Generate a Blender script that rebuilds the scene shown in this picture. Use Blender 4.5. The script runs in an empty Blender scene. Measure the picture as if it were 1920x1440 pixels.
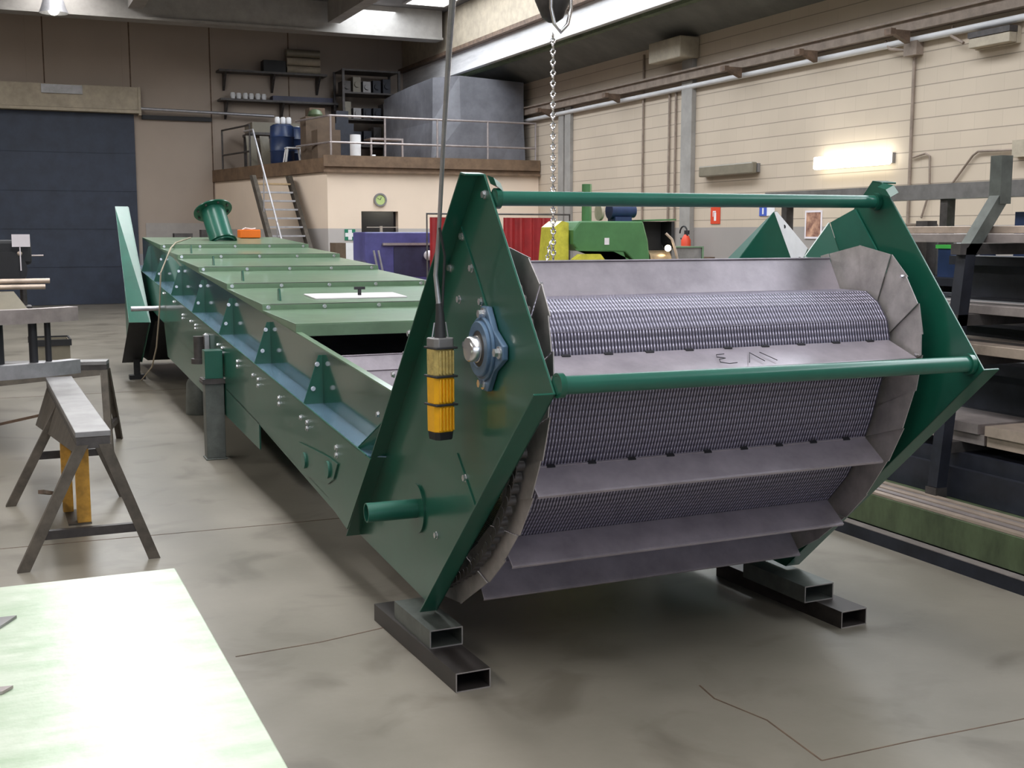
import bpy, bmesh, math, random
from mathutils import Vector, Matrix
random.seed(7)
C = bpy.context.scene.collection
PI = math.pi
# ------------------------------------------------------------------ camera, world, light, exposure
sc = bpy.context.scene
cam_d = bpy.data.cameras.new('camera')
cam = bpy.data.objects.new('camera', cam_d); C.objects.link(cam)
cam_d.sensor_width = 36.0
cam_d.lens = 36.0 * 2223.2 / 1920.0
cam_d.clip_end = 200
cam.location = (0, 0, 1.7)
_yaw, _pitch = 0.4151, 0.1264
_f = Vector((math.sin(_yaw)*math.cos(_pitch), math.cos(_yaw)*math.cos(_pitch), -math.sin(_pitch)))
cam.rotation_euler = _f.to_track_quat('-Z', 'Y').to_euler()
sc.camera = cam
sc.view_settings.view_transform = 'Standard'
sc.view_settings.look = 'None'
sc.view_settings.gamma = 1.0
sc.view_settings.use_curve_mapping = False
sc.view_settings.exposure = 0.03
w = bpy.data.worlds.new('world'); sc.world = w; w.use_nodes = True
w.node_tree.nodes['Background'].inputs[0].default_value = (0.75, 0.85, 1.0, 1)
w.node_tree.nodes['Background'].inputs[1].default_value = 0.6
sc.cycles.max_bounces = 7
sc.cycles.diffuse_bounces = 4
sc.cycles.glossy_bounces = 4
sc.cycles.sample_clamp_indirect = 6.0
sc.cycles.caustics_reflective = False
sc.cycles.caustics_refractive = False

CEIL = 6.9
def area(name, loc, sx, sy, power, col, rot=(0, 0, 0)):
    d = bpy.data.lights.new(name, 'AREA'); d.shape = 'RECTANGLE'; d.size = sx; d.size_y = sy
    d.energy = power; d.color = col
    o = bpy.data.objects.new(name, d); C.objects.link(o); o.location = loc; o.rotation_euler = rot
    return o
DAY = (0.86, 0.93, 1.0)
# daylight that falls through the roof lights (one lamp under each row)
area('roof_light_right', (8.3, 12.0, CEIL-0.12), 1.3, 30.0, 1150, DAY)
area('roof_light_middle', (1.6, 10.0, CEIL-0.12), 1.3, 34.0, 1050, (0.97, 0.97, 0.97))
area('roof_light_left', (-5.0, 10.0, CEIL-0.12), 1.3, 34.0, 750, (1.0, 0.95, 0.86))

# bluish fill added to brighten the front; assumed gate, unseen behind the camera
area('gate_fill', (1.0, -7.75, 2.6), 6.0, 4.6, 110, (0.74, 0.85, 1.0), (PI/2, 0, 0))

# ------------------------------------------------------------------ materials
def _n(nt, t, **k):
    n = nt.nodes.new(t)
    for a, b in k.items(): setattr(n, a, b)
    return n
def mat(name, col, rough=0.5, metal=0.0, var=0.12, scale=6.0, bump=0.0, bscale=60.0, col2=None, spec=0.5, coat=0.0, stretch=(1,1,1), rvar=0.0):
    m = bpy.data.materials.new(name); m.use_nodes = True
    nt = m.node_tree; b = nt.nodes['Principled BSDF']
    b.inputs['Roughness'].default_value = rough; b.inputs['Metallic'].default_value = metal
    b.inputs['Specular IOR Level'].default_value = spec
    b.inputs['Coat Weight'].default_value = coat
    b.inputs['Coat Roughness'].default_value = 0.08
    tc = _n(nt, 'ShaderNodeTexCoord'); mp = _n(nt, 'ShaderNodeMapping')
    mp.inputs['Scale'].default_value = stretch
    nt.links.new(tc.outputs['Object'], mp.inputs['Vector'])
    no = _n(nt, 'ShaderNodeTexNoise'); no.inputs['Scale'].default_value = scale; no.inputs['Detail'].default_value = 6
    no.inputs['Roughness'].default_value = 0.65
    nt.links.new(mp.outputs[0], no.inputs['Vector'])
    cr = _n(nt, 'ShaderNodeValToRGB')
    c2 = col2 or tuple(min(1, x*(1+var)) for x in col); c1 = col if col2 else tuple(x*(1-var) for x in col)
    cr.color_ramp.elements[0].position = 0.32; cr.color_ramp.elements[1].position = 0.68
    cr.color_ramp.elements[0].color = (*c1, 1); cr.color_ramp.elements[1].color = (*c2, 1)
    nt.links.new(no.outputs['Fac'], cr.inputs['Fac'])
    nt.links.new(cr.outputs['Color'], b.inputs['Base Color'])
    if rvar:
        mr = _n(nt, 'ShaderNodeMapRange'); mr.inputs['To Min'].default_value = max(.02, rough-rvar); mr.inputs['To Max'].default_value = rough+rvar
        nt.links.new(no.outputs['Fac'], mr.inputs['Value']); nt.links.new(mr.outputs[0], b.inputs['Roughness'])
    if bump:
        n2 = _n(nt, 'ShaderNodeTexNoise'); n2.inputs['Scale'].default_value = bscale; n2.inputs['Detail'].default_value = 4
        nt.links.new(tc.outputs['Object'], n2.inputs['Vector'])
        bp = _n(nt, 'ShaderNodeBump'); bp.inputs['Strength'].default_value = bump; bp.inputs['Distance'].default_value = 0.01
        nt.links.new(n2.outputs['Fac'], bp.inputs['Height']); nt.links.new(bp.outputs[0], b.inputs['Normal'])
    return m
def emit(name, col, s):
    m = bpy.data.materials.new(name); m.use_nodes = True
    b = m.node_tree.nodes['Principled BSDF']
    b.inputs['Base Color'].default_value = (*col, 1); b.inputs['Emission Color'].default_value = (*col, 1); b.inputs['Emission Strength'].default_value = s
    return m
M = {}
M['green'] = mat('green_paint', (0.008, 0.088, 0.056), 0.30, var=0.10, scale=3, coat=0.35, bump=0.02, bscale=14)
M['cover'] = mat('green_paint_skylit', (0.14, 0.225, 0.14), 0.38, var=0.12, scale=5, coat=0.35, bump=0.02, bscale=20)  # conveyor green lightened, with skylight and grazing reflection put into the colour
M['green_light'] = mat('green_paint_satin', (0.016, 0.115, 0.08), 0.34, var=0.12, scale=4, coat=0.2)
M['gloss_green'] = mat('green_gloss', (0.012, 0.075, 0.05), 0.16, var=0.10, scale=3, coat=0.8)
M['ledge'] = mat('ledge_blue_reflection', (0.20, 0.33, 0.46), 0.2, 0.55, var=0.15, scale=2)  # blue sky reflection on the ledge put into its base colour
M['steel'] = mat('mill_steel', (0.42, 0.375, 0.415), 0.42, 0.55, var=0.16, scale=7, bump=0.05, bscale=40, rvar=0.08)
M['steel_dark'] = mat('dark_steel', (0.07, 0.062, 0.06), 0.5, 0.3, var=0.35, scale=9)
M['wing'] = mat('wing_steel', (0.44, 0.405, 0.40), 0.5, 0.45, var=0.22, scale=9, bump=0.05)
M['zinc'] = mat('zinc_bolt', (0.75, 0.75, 0.78), 0.25, 0.9, var=0.05)
M['chrome'] = mat('bright_shaft', (0.72, 0.70, 0.70), 0.22, 0.95, var=0.08, scale=3)
M['blue_cast'] = mat('blue_grey_casting', (0.10, 0.17, 0.27), 0.38, 0.2, var=0.18, scale=9, bump=0.1, bscale=50)
M['rhs'] = mat('black_tube_steel', (0.045, 0.038, 0.036), 0.45, 0.4, var=0.4, scale=8, rvar=0.1)
M['rhs_grey'] = mat('grey_tube_steel', (0.12, 0.13, 0.12), 0.45, 0.4, var=0.25, scale=8)
M['edge'] = mat('cut_edge_steel', (0.4, 0.37, 0.36), 0.4, 0.6)
M['black'] = mat('black_matt', (0.012, 0.012, 0.015), 0.6, var=0.3)
M['rubber'] = mat('black_rubber', (0.03, 0.03, 0.032), 0.55, var=0.2)
M['yellow'] = mat('yellow_plastic', (0.85, 0.42, 0.01), 0.38, var=0.08, scale=20)
M['yellow_dirty'] = mat('yellow_plastic_worn', (0.50, 0.38, 0.13), 0.5, var=0.25, scale=60)
M['yellow_paint'] = mat('yellow_paint', (0.50, 0.26, 0.04), 0.5, var=0.3, scale=14)
M['grey_metal'] = mat('grey_metal', (0.24, 0.23, 0.23), 0.45, 0.4, var=0.2)
M['galv'] = mat('galvanised', (0.42, 0.41, 0.43), 0.4, 0.6, var=0.15, scale=12)
M['table'] = mat('pale_coated_sheet', (0.36, 0.47, 0.32), 0.32, var=0.1, scale=4, col2=(0.58, 0.62, 0.52), stretch=(1, 3.5, 1), bump=0.12, bscale=18, rvar=0.08)
M['floor_beam'] = mat('grey_concrete_beam', (0.30, 0.28, 0.26), 0.8, var=0.15, scale=3)
M['soffit'] = mat('soffit_concrete', (0.16, 0.155, 0.14), 0.85, var=0.18, scale=2)
M['ceil'] = mat('ceiling_concrete', (0.15, 0.142, 0.14), 0.85, var=0.2, scale=1.5)
M['white_beam'] = mat('white_painted_beam', (0.62, 0.60, 0.60), 0.6, var=0.15, scale=4, stretch=(1, .3, 3))
M['saw_brown'] = mat('worn_dark_steel', (0.085, 0.07, 0.055), 0.6, 0.2, var=0.35, scale=9)
M['brown'] = mat('rust_brown', (0.12, 0.075, 0.05), 0.7, var=0.4, scale=8)
M['rust_grey'] = mat('dusty_conduit', (0.26, 0.20, 0.16), 0.7, var=0.25, scale=5)
M['dust_beige'] = mat('dusty_beige_metal', (0.40, 0.34, 0.26), 0.7, var=0.15, scale=5)
M['dark_blue'] = mat('dark_blue_door', (0.026, 0.035, 0.06), 0.6, var=0.2, scale=3)
M['slab'] = mat('brown_slab_edge', (0.16, 0.10, 0.06), 0.7, var=0.3, scale=4)
M['cream'] = mat('cream_plaster', (0.62, 0.50, 0.40), 0.8, var=0.05, scale=3)
M['dado'] = mat('grey_dado', (0.36, 0.33, 0.31), 0.7, var=0.08, scale=3)
M['purple'] = mat('violet_blue_paint', (0.075, 0.07, 0.22), 0.42, var=0.25, scale=3)
M['purple_dark'] = mat('violet_recess', (0.03, 0.03, 0.07), 0.5, var=0.3, scale=3)
M['red'] = mat('red_curtain', (0.28, 0.015, 0.018), 0.45, var=0.2, scale=5, bump=0.2, bscale=8)
M['saw_green'] = mat('machine_green', (0.06, 0.17, 0.06), 0.45, var=0.12, scale=4)
M['yellow_film'] = mat('yellow_plastic_sheet', (0.55, 0.50, 0.06), 0.28, var=0.25, scale=6, bump=0.6, bscale=9)
M['white'] = mat('white_paint', (0.78, 0.77, 0.78), 0.5, var=0.05)
M['paper'] = mat('paper', (0.72, 0.66, 0.70), 0.7, var=0.06)
M['sign_green'] = mat('sign_green', (0.01, 0.18, 0.10), 0.5, var=0.03)
M['sign_red'] = mat('sign_red', (0.65, 0.06, 0.02), 0.5, var=0.05)
M['sign_blue'] = mat('sign_blue', (0.05, 0.10, 0.45), 0.5, var=0.05)
M['clock'] = mat('clock_face', (0.50, 0.62, 0.24), 0.5, var=0.05)
M['orange'] = mat('orange_plastic', (0.85, 0.17, 0.01), 0.4, var=0.05)
M['blue_drum'] = mat('blue_plastic', (0.018, 0.037, 0.105), 0.4, var=0.3, scale=3)
M['card'] = mat('cardboard', (0.115, 0.078, 0.052), 0.8, var=0.2, scale=4)
M['wood'] = mat('planed_wood', (0.42, 0.30, 0.17), 0.7, var=0.2, scale=5, stretch=(1, 6, 1))
M['mauve'] = mat('greyed_steel_bar', (0.36, 0.31, 0.30), 0.4, 0.45, var=0.2, scale=7)
M['bar_warm'] = mat('warm_steel_bar', (0.50, 0.40, 0.33), 0.42, 0.45, var=0.2, scale=7)
M['olive'] = mat('olive_painted_steel', (0.075, 0.10, 0.05), 0.5, var=0.5, scale=5, stretch=(1, 1, .4))
M['navy'] = mat('dark_stored_steel', (0.018, 0.02, 0.03), 0.5, 0.2, var=0.4, scale=5)
M['bin_green'] = mat('bright_green_rim', (0.05, 0.42, 0.06), 0.5)
M['sky_panel'] = emit('roof_light_panel', (0.93, 0.97, 1.0), 5.0)
M['fill_gate'] = emit('gate_fill_glow', (0.74, 0.85, 1.0), 1.2)  # glow of the added gate panel
M['tube_lit'] = emit('lit_tube', (1.0, 1.0, 0.88), 9.0)
M['lamp_off'] = mat('unlit_diffuser', (0.20, 0.175, 0.13), 0.4, var=0.1)
M['spark'] = emit('work_lamp', (1.0, 0.85, 0.6), 6.0)
M['copper'] = mat('polished_roll', (0.55, 0.40, 0.25), 0.3, 0.7, var=0.3, scale=10)
M['glass_dark'] = mat('dark_window_glass', (0.008, 0.008, 0.012), 0.15, var=0.2)

def floor_mat():
    m = mat('concrete_floor', (0.175, 0.158, 0.128), 0.36, var=0.1, scale=0.8, col2=(0.262, 0.234, 0.194), bump=0.03, bscale=30, rvar=0.10)
    nt = m.node_tree; b = nt.nodes['Principled BSDF']
    cr = [n for n in nt.nodes if n.type == 'VALTORGB'][0]
    tc = [n for n in nt.nodes if n.type == 'TEX_COORD'][0]
    n2 = _n(nt, 'ShaderNodeTexNoise'); n2.inputs['Scale'].default_value = 2.2; n2.inputs['Detail'].default_value = 8; n2.inputs['Distortion'].default_value = 0.6
    nt.links.new(tc.outputs['Object'], n2.inputs['Vector'])
    r2 = _n(nt, 'ShaderNodeValToRGB'); r2.color_ramp.elements[0].position = 0.33; r2.color_ramp.elements[1].position = 0.47
    r2.color_ramp.elements[0].color = (0.62, 0.60, 0.58, 1); r2.color_ramp.elements[1].color = (1, 1, 1, 1)
    nt.links.new(n2.outputs['Fac'], r2.inputs['Fac'])
    mx = _n(nt, 'ShaderNodeMix', data_type='RGBA', blend_type='MULTIPLY'); mx.inputs['Factor'].default_value = 0.75
    nt.links.new(cr.outputs['Color'], mx.inputs['A']); nt.links.new(r2.outputs['Color'], mx.inputs['B'])
    nt.links.new(mx.outputs['Result'], b.inputs['Base Color'])
    return m
M['floor'] = floor_mat()

def block_mat(name, axis, base, low, dado=1.80, bh=0.213, bw=0.45, mortar=(0.20, 0.15, 0.10)):
    # painted block wall with a grey painted dado band; axis = which object axis runs along the wall
    m = bpy.data.materials.new(name); m.use_nodes = True
    nt = m.node_tree; b = nt.nodes['Principled BSDF']; b.inputs['Roughness'].default_value = 0.75
    tc = _n(nt, 'ShaderNodeTexCoord'); sp = _n(nt, 'ShaderNodeSeparateXYZ'); cb = _n(nt, 'ShaderNodeCombineXYZ')
    nt.links.new(tc.outputs['Object'], sp.inputs[0])
    nt.links.new(sp.outputs[axis], cb.inputs[0]); nt.links.new(sp.outputs[2], cb.inputs[1])
    br = _n(nt, 'ShaderNodeTexBrick'); br.inputs['Scale'].default_value = 1.0
    br.inputs['Brick Width'].default_value = bw; br.inputs['Row Height'].default_value = bh
    br.inputs['Mortar Size'].default_value = 0.007; br.inputs['Mortar Smooth'].default_value = 0.3
    br.inputs['Color1'].default_value = (*base, 1); br.inputs['Color2'].default_value = (*[x*0.95 for x in base], 1)
    br.inputs['Mortar'].default_value = (*[0.90*x for x in base], 1)
    nt.links.new(cb.outputs[0], br.inputs['Vector'])
    md = _n(nt, 'ShaderNodeMath', operation='MODULO'); md.inputs[1].default_value = bh; nt.links.new(sp.outputs[2], md.inputs[0])
    lt = _n(nt, 'ShaderNodeMath', operation='LESS_THAN'); lt.inputs[1].default_value = 0.011 if bh < 1 else -1.0; nt.links.new(md.outputs[0], lt.inputs[0])
    ln = _n(nt, 'ShaderNodeMix', data_type='RGBA'); nt.links.new(lt.outputs[0], ln.inputs['Factor']); nt.links.new(br.outputs['Color'], ln.inputs['A']); ln.inputs['B'].default_value = (*[0.50*x for x in base], 1)
    no = _n(nt, 'ShaderNodeTexNoise'); no.inputs['Scale'].default_value = 0.8; no.inputs['Detail'].default_value = 6
    nt.links.new(tc.outputs['Object'], no.inputs['Vector'])
    mr = _n(nt, 'ShaderNodeMapRange'); mr.inputs['To Min'].default_value = 0.82; mr.inputs['To Max'].default_value = 1.1
    nt.links.new(no.outputs['Fac'], mr.inputs['Value'])
    mul = _n(nt, 'ShaderNodeVectorMath', operation='SCALE')
    st = _n(nt, 'ShaderNodeMath', operation='LESS_THAN'); st.inputs[1].default_value = dado
    nt.links.new(sp.outputs[2], st.inputs[0])
    mx = _n(nt, 'ShaderNodeMix', data_type='RGBA')
    nt.links.new(st.outputs[0], mx.inputs['Factor']); nt.links.new(ln.outputs['Result'], mx.inputs['A']); mx.inputs['B'].default_value = (*low, 1)
    nt.links.new(mx.outputs['Result'], mul.inputs[0]); nt.links.new(mr.outputs[0], mul.inputs['Scale'])
    nt.links.new(mul.outputs[0], b.inputs['Base Color'])
    return m
M['wall_right'] = block_mat('painted_block_wall', 1, (0.56, 0.46, 0.36), (0.33, 0.30, 0.28))
M['wall_back'] = block_mat('painted_panel_wall', 0, (0.40, 0.325, 0.27), (0.36, 0.34, 0.36), dado=1.2, bh=9.0, bw=2.13)
M['wall_office'] = block_mat('plastered_office_wall', 0, (0.86, 0.70, 0.56), (0.50, 0.46, 0.44), bh=20, bw=50)

def belt_mat():
    m = bpy.data.materials.new('perforated_belt'); m.use_nodes = True
    nt = m.node_tree; b = nt.nodes['Principled BSDF']
    b.inputs['Metallic'].default_value = 0.6; b.inputs['Roughness'].default_value = 0.36
    uv = _n(nt, 'ShaderNodeUVMap'); sp = _n(nt, 'ShaderNodeSeparateXYZ'); nt.links.new(uv.outputs[0], sp.inputs[0])
    def wave(sock, period, phase=0.0):
        a = _n(nt, 'ShaderNodeMath', operation='MULTIPLY_ADD'); a.inputs[1].default_value = 2*PI/period; a.inputs[2].default_value = phase
        nt.links.new(sock, a.inputs[0]); s = _n(nt, 'ShaderNodeMath', operation='SINE'); nt.links.new(a.outputs[0], s.inputs[0])
        q = _n(nt, 'ShaderNodeMath', operation='MULTIPLY_ADD'); q.inputs[1].default_value = 0.5; q.inputs[2].default_value = 0.5
        nt.links.new(s.outputs[0], q.inputs[0]); return q.outputs[0]
    wx = wave(sp.outputs[0], 0.0130); wy = wave(sp.outputs[1], 0.026)
    mx = _n(nt, 'ShaderNodeMath', operation='MULTIPLY'); nt.links.new(wx, mx.inputs[0]); nt.links.new(wy, mx.inputs[1])
    ad = _n(nt, 'ShaderNodeMath', operation='MULTIPLY_ADD'); ad.inputs[1].default_value = 0.65
    nt.links.new(wx, ad.inputs[0]); nt.links.new(mx.outputs[0], ad.inputs[2])
    cr = _n(nt, 'ShaderNodeValToRGB'); cr.color_ramp.elements[0].position = 0.15; cr.color_ramp.elements[1].position = 1.0
    cr.color_ramp.elements[0].color = (0.055, 0.05, 0.075, 1); cr.color_ramp.elements[1].color = (0.46, 0.43, 0.55, 1)
    nt.links.new(ad.outputs[0], cr.inputs['Fac']); nt.links.new(cr.outputs['Color'], b.inputs['Base Color'])
    bp = _n(nt, 'ShaderNodeBump'); bp.inputs['Strength'].default_value = 0.7; bp.inputs['Distance'].default_value = 0.006
    nt.links.new(ad.outputs[0], bp.inputs['Height']); nt.links.new(bp.outputs[0], b.inputs['Normal'])
    return m
M['belt'] = belt_mat()

# ------------------------------------------------------------------ mesh helpers
class MB:
    def __init__(s): s.v = []; s.f = []; s.sm = []; s.uv = None
    def add(s, vs, fs, smooth=False):
        o = len(s.v); s.v += [tuple(x) for x in vs]; s.f += [tuple(i+o for i in f) for f in fs]; s.sm += [smooth]*len(fs)
        return s
    def box(s, x0, x1, y0, y1, z0, z1):
        vs = [(x, y, z) for z in (z0, z1) for y in (y0, y1) for x in (x0, x1)]
        return s.add(vs, [(0,2,3,1),(4,5,7,6),(0,1,5,4),(2,6,7,3),(0,4,6,2),(1,3,7,5)])
    def obox(s, c, ax, ay, az):
        c, ax, ay, az = map(Vector, (c, ax, ay, az))
        vs = [c+ax*i+ay*j+az*k for k in (-1,1) for j in (-1,1) for i in (-1,1)]
        return s.add(vs, [(0,2,3,1),(4,5,7,6),(0,1,5,4),(2,6,7,3),(0,4,6,2),(1,3,7,5)])
    def bar(s, p0, p1, w, h, up=(0,0,1)):
        p0, p1, up = Vector(p0), Vector(p1), Vector(up)
        d = (p1-p0); L = d.length; d.normalize(); x = d.cross(up)
        if x.length < 1e-4: x = d.cross(Vector((1,0,0)))
        x.normalize(); y = x.cross(d)
        return s.obox((p0+p1)/2, d*L/2, x*w/2, y*h/2)
    def prism(s, pts, off):
        # polygon pts (3D), extruded by vector off
        n = len(pts); off = Vector(off); a = [Vector(p) for p in pts]; b = [p+off for p in a]
        fs = [tuple(range(n-1, -1, -1)), tuple(range(n, 2*n))]
        fs += [(i, (i+1) % n, n+(i+1) % n, n+i) for i in range(n)]
        return s.add(a+b, fs)
    def tube(s, path, r, n=12, caps=True, closed=False):
        P = [Vector(p) for p in path]; m = len(P); rr = r if isinstance(r, (list, tuple)) else [r]*m
        vs = []; prev = None
        for i, p in enumerate(P):
            if closed: t = P[(i+1) % m]-P[i-1]
            else: t = P[min(i+1, m-1)]-P[max(i-1, 0)]
            t.normalize()
            if prev is None:
                x = t.cross(Vector((0,0,1)))
                if x.length < 1e-3: x = t.cross(Vector((1,0,0)))
            else: x = prev-t*prev.dot(t)
            x.normalize(); prev = x; y = t.cross(x)
            vs += [p+(x*math.cos(2*PI*k/n)+y*math.sin(2*PI*k/n))*rr[i] for k in range(n)]
        fs = []
        for i in range(m if closed else m-1):
            j = (i+1) % m
            fs += [(i*n+k, i*n+(k+1) % n, j*n+(k+1) % n, j*n+k) for k in range(n)]
        s.add(vs, fs, True)
        if caps and not closed:
            o = len(s.v)-m*n
            s.f += [tuple(o+k for k in range(n-1, -1, -1)), tuple(o+(m-1)*n+k for k in range(n))]; s.sm += [False, False]
        return s
    def cyl(s, p0, p1, r, n=20): return s.tube([p0, p1], r, n)
    def ring(s, p0, p1, ro, ri, n=24):
        p0, p1 = Vector(p0), Vector(p1); t = (p1-p0).normalized(); x = t.cross(Vector((0,0,1)))
        if x.length < 1e-3: x = t.cross(Vector((1,0,0)))
        x.normalize(); y = t.cross(x)
        vs = []
        for p, r in ((p0, ro), (p1, ro), (p1, ri), (p0, ri)):
            vs += [p+(x*math.cos(2*PI*k/n)+y*math.sin(2*PI*k/n))*r for k in range(n)]
        for q in range(4):
            pass
        fs = [(q*n+k, q*n+(k+1) % n, ((q+1) % 4)*n+(k+1) % n, ((q+1) % 4)*n+k) for q in range(4) for k in range(n)]
        o = len(s.v); s.v += [tuple(v) for v in vs]; s.f += [tuple(i+o for i in f) for f in fs]
        s.sm += [True if q in (0, 2) else False for q in range(4) for k in range(n)]
        return s
    def lathe(s, prof, c=(0,0,0), n=24):
        m = len(prof); c = Vector(c)
        vs = [c+Vector((r*math.cos(2*PI*k/n), r*math.sin(2*PI*k/n), z)) for r, z in prof for k in range(n)]
        fs = [(i*n+k, i*n+(k+1) % n, (i+1)*n+(k+1) % n, (i+1)*n+k) for i in range(m-1) for k in range(n)]
        s.add(vs, fs, True)
        o = len(s.v)-m*n; s.f += [tuple(o+k for k in range(n-1,-1,-1)), tuple(o+(m-1)*n+k for k in range(n))]; s.sm += [False, False]
        return s
    def sphere(s, c, r, n=10):
        prof = [(max(1e-4, r*math.sin(PI*i/n)), -r*math.cos(PI*i/n)) for i in range(n+1)]
        return s.lathe(prof, c, 14)
    def build(s, name, m, parent=None, bevel=0.0, loc=None):
        me = bpy.data.meshes.new(name); me.from_pydata(s.v, [], s.f); me.update()
        bm = bmesh.new(); bm.from_mesh(me)
        if s.uv is None: bmesh.ops.recalc_face_normals(bm, faces=bm.faces)
        bm.to_mesh(me); bm.free()
        for p, q in zip(me.polygons, s.sm): p.use_smooth = q
        if s.uv:
            l = me.uv_layers.new(name='UVMap')
            for lp in me.loops: l.data[lp.index].uv = s.uv[lp.vertex_index]
        o = bpy.data.objects.new(name, me); C.objects.link(o)
        me.materials.append(M[m] if isinstance(m, str) else m)
        if parent: o.parent = parent
        if any(s.sm): me.set_sharp_from_angle(angle=math.radians(40))
        if loc: o.location = loc
        if bevel:
            b = o.modifiers.new('bevel', 'BEVEL'); b.width = bevel; b.segments = 2; b.limit_method = 'ANGLE'; b.angle_limit = 0.7
        return o
def tag(o, label, cat, group=None, kind=None):
    o['label'] = label; o['category'] = cat
    if group: o['group'] = group
    if kind: o['kind'] = kind
    return o
def thing(name, loc, label, cat, rz=0.0, group=None):
    o = bpy.data.objects.new(name, None); C.objects.link(o); o.location = loc; o.rotation_euler = (0, 0, rz)
    o.empty_display_size = 0.2
    return tag(o, label, cat, group)
def struct(name, mb, m, bevel=0.0):
    o = mb.build(name, m, None, bevel); o['kind'] = 'structure'; return o
def dup(root, loc=None, rz=None, label=None):
    r = root.copy(); C.objects.link(r)
    if loc: r.location = loc
    if rz is not None: r.rotation_euler = (0, 0, rz)
    if label: r['label'] = label
    for ch in list(root.children):
        c = ch.copy(); C.objects.link(c); c.parent = r
        for g in list(ch.children):
            d = g.copy(); C.objects.link(d); d.parent = c
    return r
def centre(o):
    # move the origin of a one-mesh thing to the middle of its base
    me = o.data; xs = [v.co for v in me.vertices]
    c = Vector(((min(v.x for v in xs)+max(v.x for v in xs))/2, (min(v.y for v in xs)+max(v.y for v in xs))/2, min(v.z for v in xs)))
    me.transform(Matrix.Translation(-c)); o.location = o.location + c
    return o
def one(name, mb, m, label, cat, group=None, bevel=0.0, kind=None):
    return tag(centre(mb.build(name, m, None, bevel)), label, cat, group, kind)

# ------------------------------------------------------------------ the hall
XL, XR, YF, YB = -12.0, 11.36, -8.0, 30.37
struct('floor', MB().box(XL-.3, XR+.3, YF-.3, YB+.3, -0.2, 0), 'floor')
struct('wall_right', MB().box(XR, XR+.3, YF, YB+.3, 0, CEIL+.2), 'wall_right')
struct('wall_back', MB().box(XL-.3, XR, YB, YB+.3, 0, CEIL+.2), 'wall_back')
struct('wall_left', MB().box(XL-.3, XL, YF, YB, 0, CEIL+.2), 'wall_back')
struct('wall_front', MB().box(XL-.3, XR+.3, YF-.3, YF, 0, CEIL+.2), 'wall_back')
struct('assumed_gate', MB().box(-2.0, 4.0, YF+.002, YF+.03, 0.3, 4.9), 'fill_gate')  # glowing panel added for the fill light, as an assumed gate
struct('ceiling', MB().box(XL-.3, XR+.3, YF-.3, YB+.3, CEIL, CEIL+.2), 'ceil')
# side bay: soffit, white girder web, rust-stained ledge, upper girder
XG = 10.25
struct('trim_1', MB().prism([(XG+.15, YF+.01, 5.55), (XR-.005, YF+.01, 5.06), (XR-.005, YF+.01, 5.25), (XG+.15, YF+.01, 5.75)], (0, YB-YF-.02, 0)), 'soffit')
struct('trim_2', MB().box(XG, XG+.14, YF+.01, YB-.02, 5.41, 5.86).box(XG-.10, XG+.2, YF+.01, YB-.02, 5.36, 5.405), 'white_beam')
struct('trim_3', MB().box(XG-.14, XG+.14, YF+.01, YB-.02, 5.862, 5.95), 'brown')
struct('trim_4', MB().box(XG-.02, XG+.3, YF+.01, YB-.02, 5.952, CEIL-.005), 'dust_beige')
struct('trim_5', MB().box(XG+.02, XG+.16, YF+.01, YB-.02, 5.30, 5.358), 'olive')
# transverse girder near the back and ribs under the roof
struct('trim_6', MB().box(XL+.01, XG-.15, 27.0, 27.35, 6.27, CEIL-.004).box(XL+.01, XG-.15, 26.93, 27.42, 6.215, 6.268), 'floor_beam')
struct('trim_7', MB().box(7.32, 7.60, YF+.01, 26.92, 6.42, CEIL-.004), 'floor_beam')
struct('trim_8', MB().box(3.0, 3.3, YF+.01, 26.92, 6.42, CEIL-.004), 'floor_beam')
struct('trim_9', MB().box(-3.3, -3.0, YF+.01, 26.92, 6.42, CEIL-.004), 'floor_beam')
# roof lights
k = 3
def rooflight(x0, x1, y0, y1):
    global k
    o = MB().box(x0, x1, y0, y1, CEIL-.03, CEIL-.006).build('window_%d' % k, 'sky_panel'); o['kind'] = 'structure'
    f = MB().box(x0-.06, x0, y0-.06, y1+.06, CEIL-.036, CEIL-.005).box(x1, x1+.06, y0-.06, y1+.06, CEIL-.036, CEIL-.005)
    f.box(x0, x1, y0-.06, y0, CEIL-.036, CEIL-.005).box(x0, x1, y1, y1+.06, CEIL-.036, CEIL-.005)
    f.build('window_frame', 'floor_beam', o); k += 1
rooflight(9.0, 9.92, 25.5, 26.4)
for i in range(6): rooflight(8.75, 9.95, 20.9-i*4.4, 25.2-i*4.4)
for i in range(6):
    rooflight(1.1, 2.2, 21.4-i*4.4, 25.0-i*4.4); rooflight(-5.6, -4.4, 21.4-i*4.4, 25.0-i*4.4)
# back wall: tall sectional door, header box, sliding rail, panel joints
d1 = MB().box(-3.0, 3.41, YB-.10, YB-.012, 0.005, 4.53)
for i in range(1, 5): d1.box(-3.0, 3.41, YB-.112, YB-.10, .9*i, .9*i+.02)
d1o = struct('door_1', d1, 'dark_blue')
hb = MB().box(-3.0, 3.52, YB-.30, YB-.005, 4.62, 5.15).box(-3.0, 3.56, YB-.36, YB-.005, 4.54, 4.61).box(3.50, 3.56, YB-.33, YB-.005, 4.5, 5.15)
struct('trim_10', hb, 'dust_beige')
struct('trim_11', MB().box(3.6, 5.25, YB-.1, YB-.005, 4.43, 4.53), 'black')
struct('trim_12', MB().tube([(3.56, YB-.3, 4.66), (6.75, YB-.3, 4.60)], .035), 'galv')
pj = MB()
for x in (1.43, 3.36, 5.25, 7.2): pj.box(x, x+.03, YB-.008, YB+.01, 0 if x > 3.5 else 5.16, CEIL)
struct('trim_13', pj, 'brown')
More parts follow.
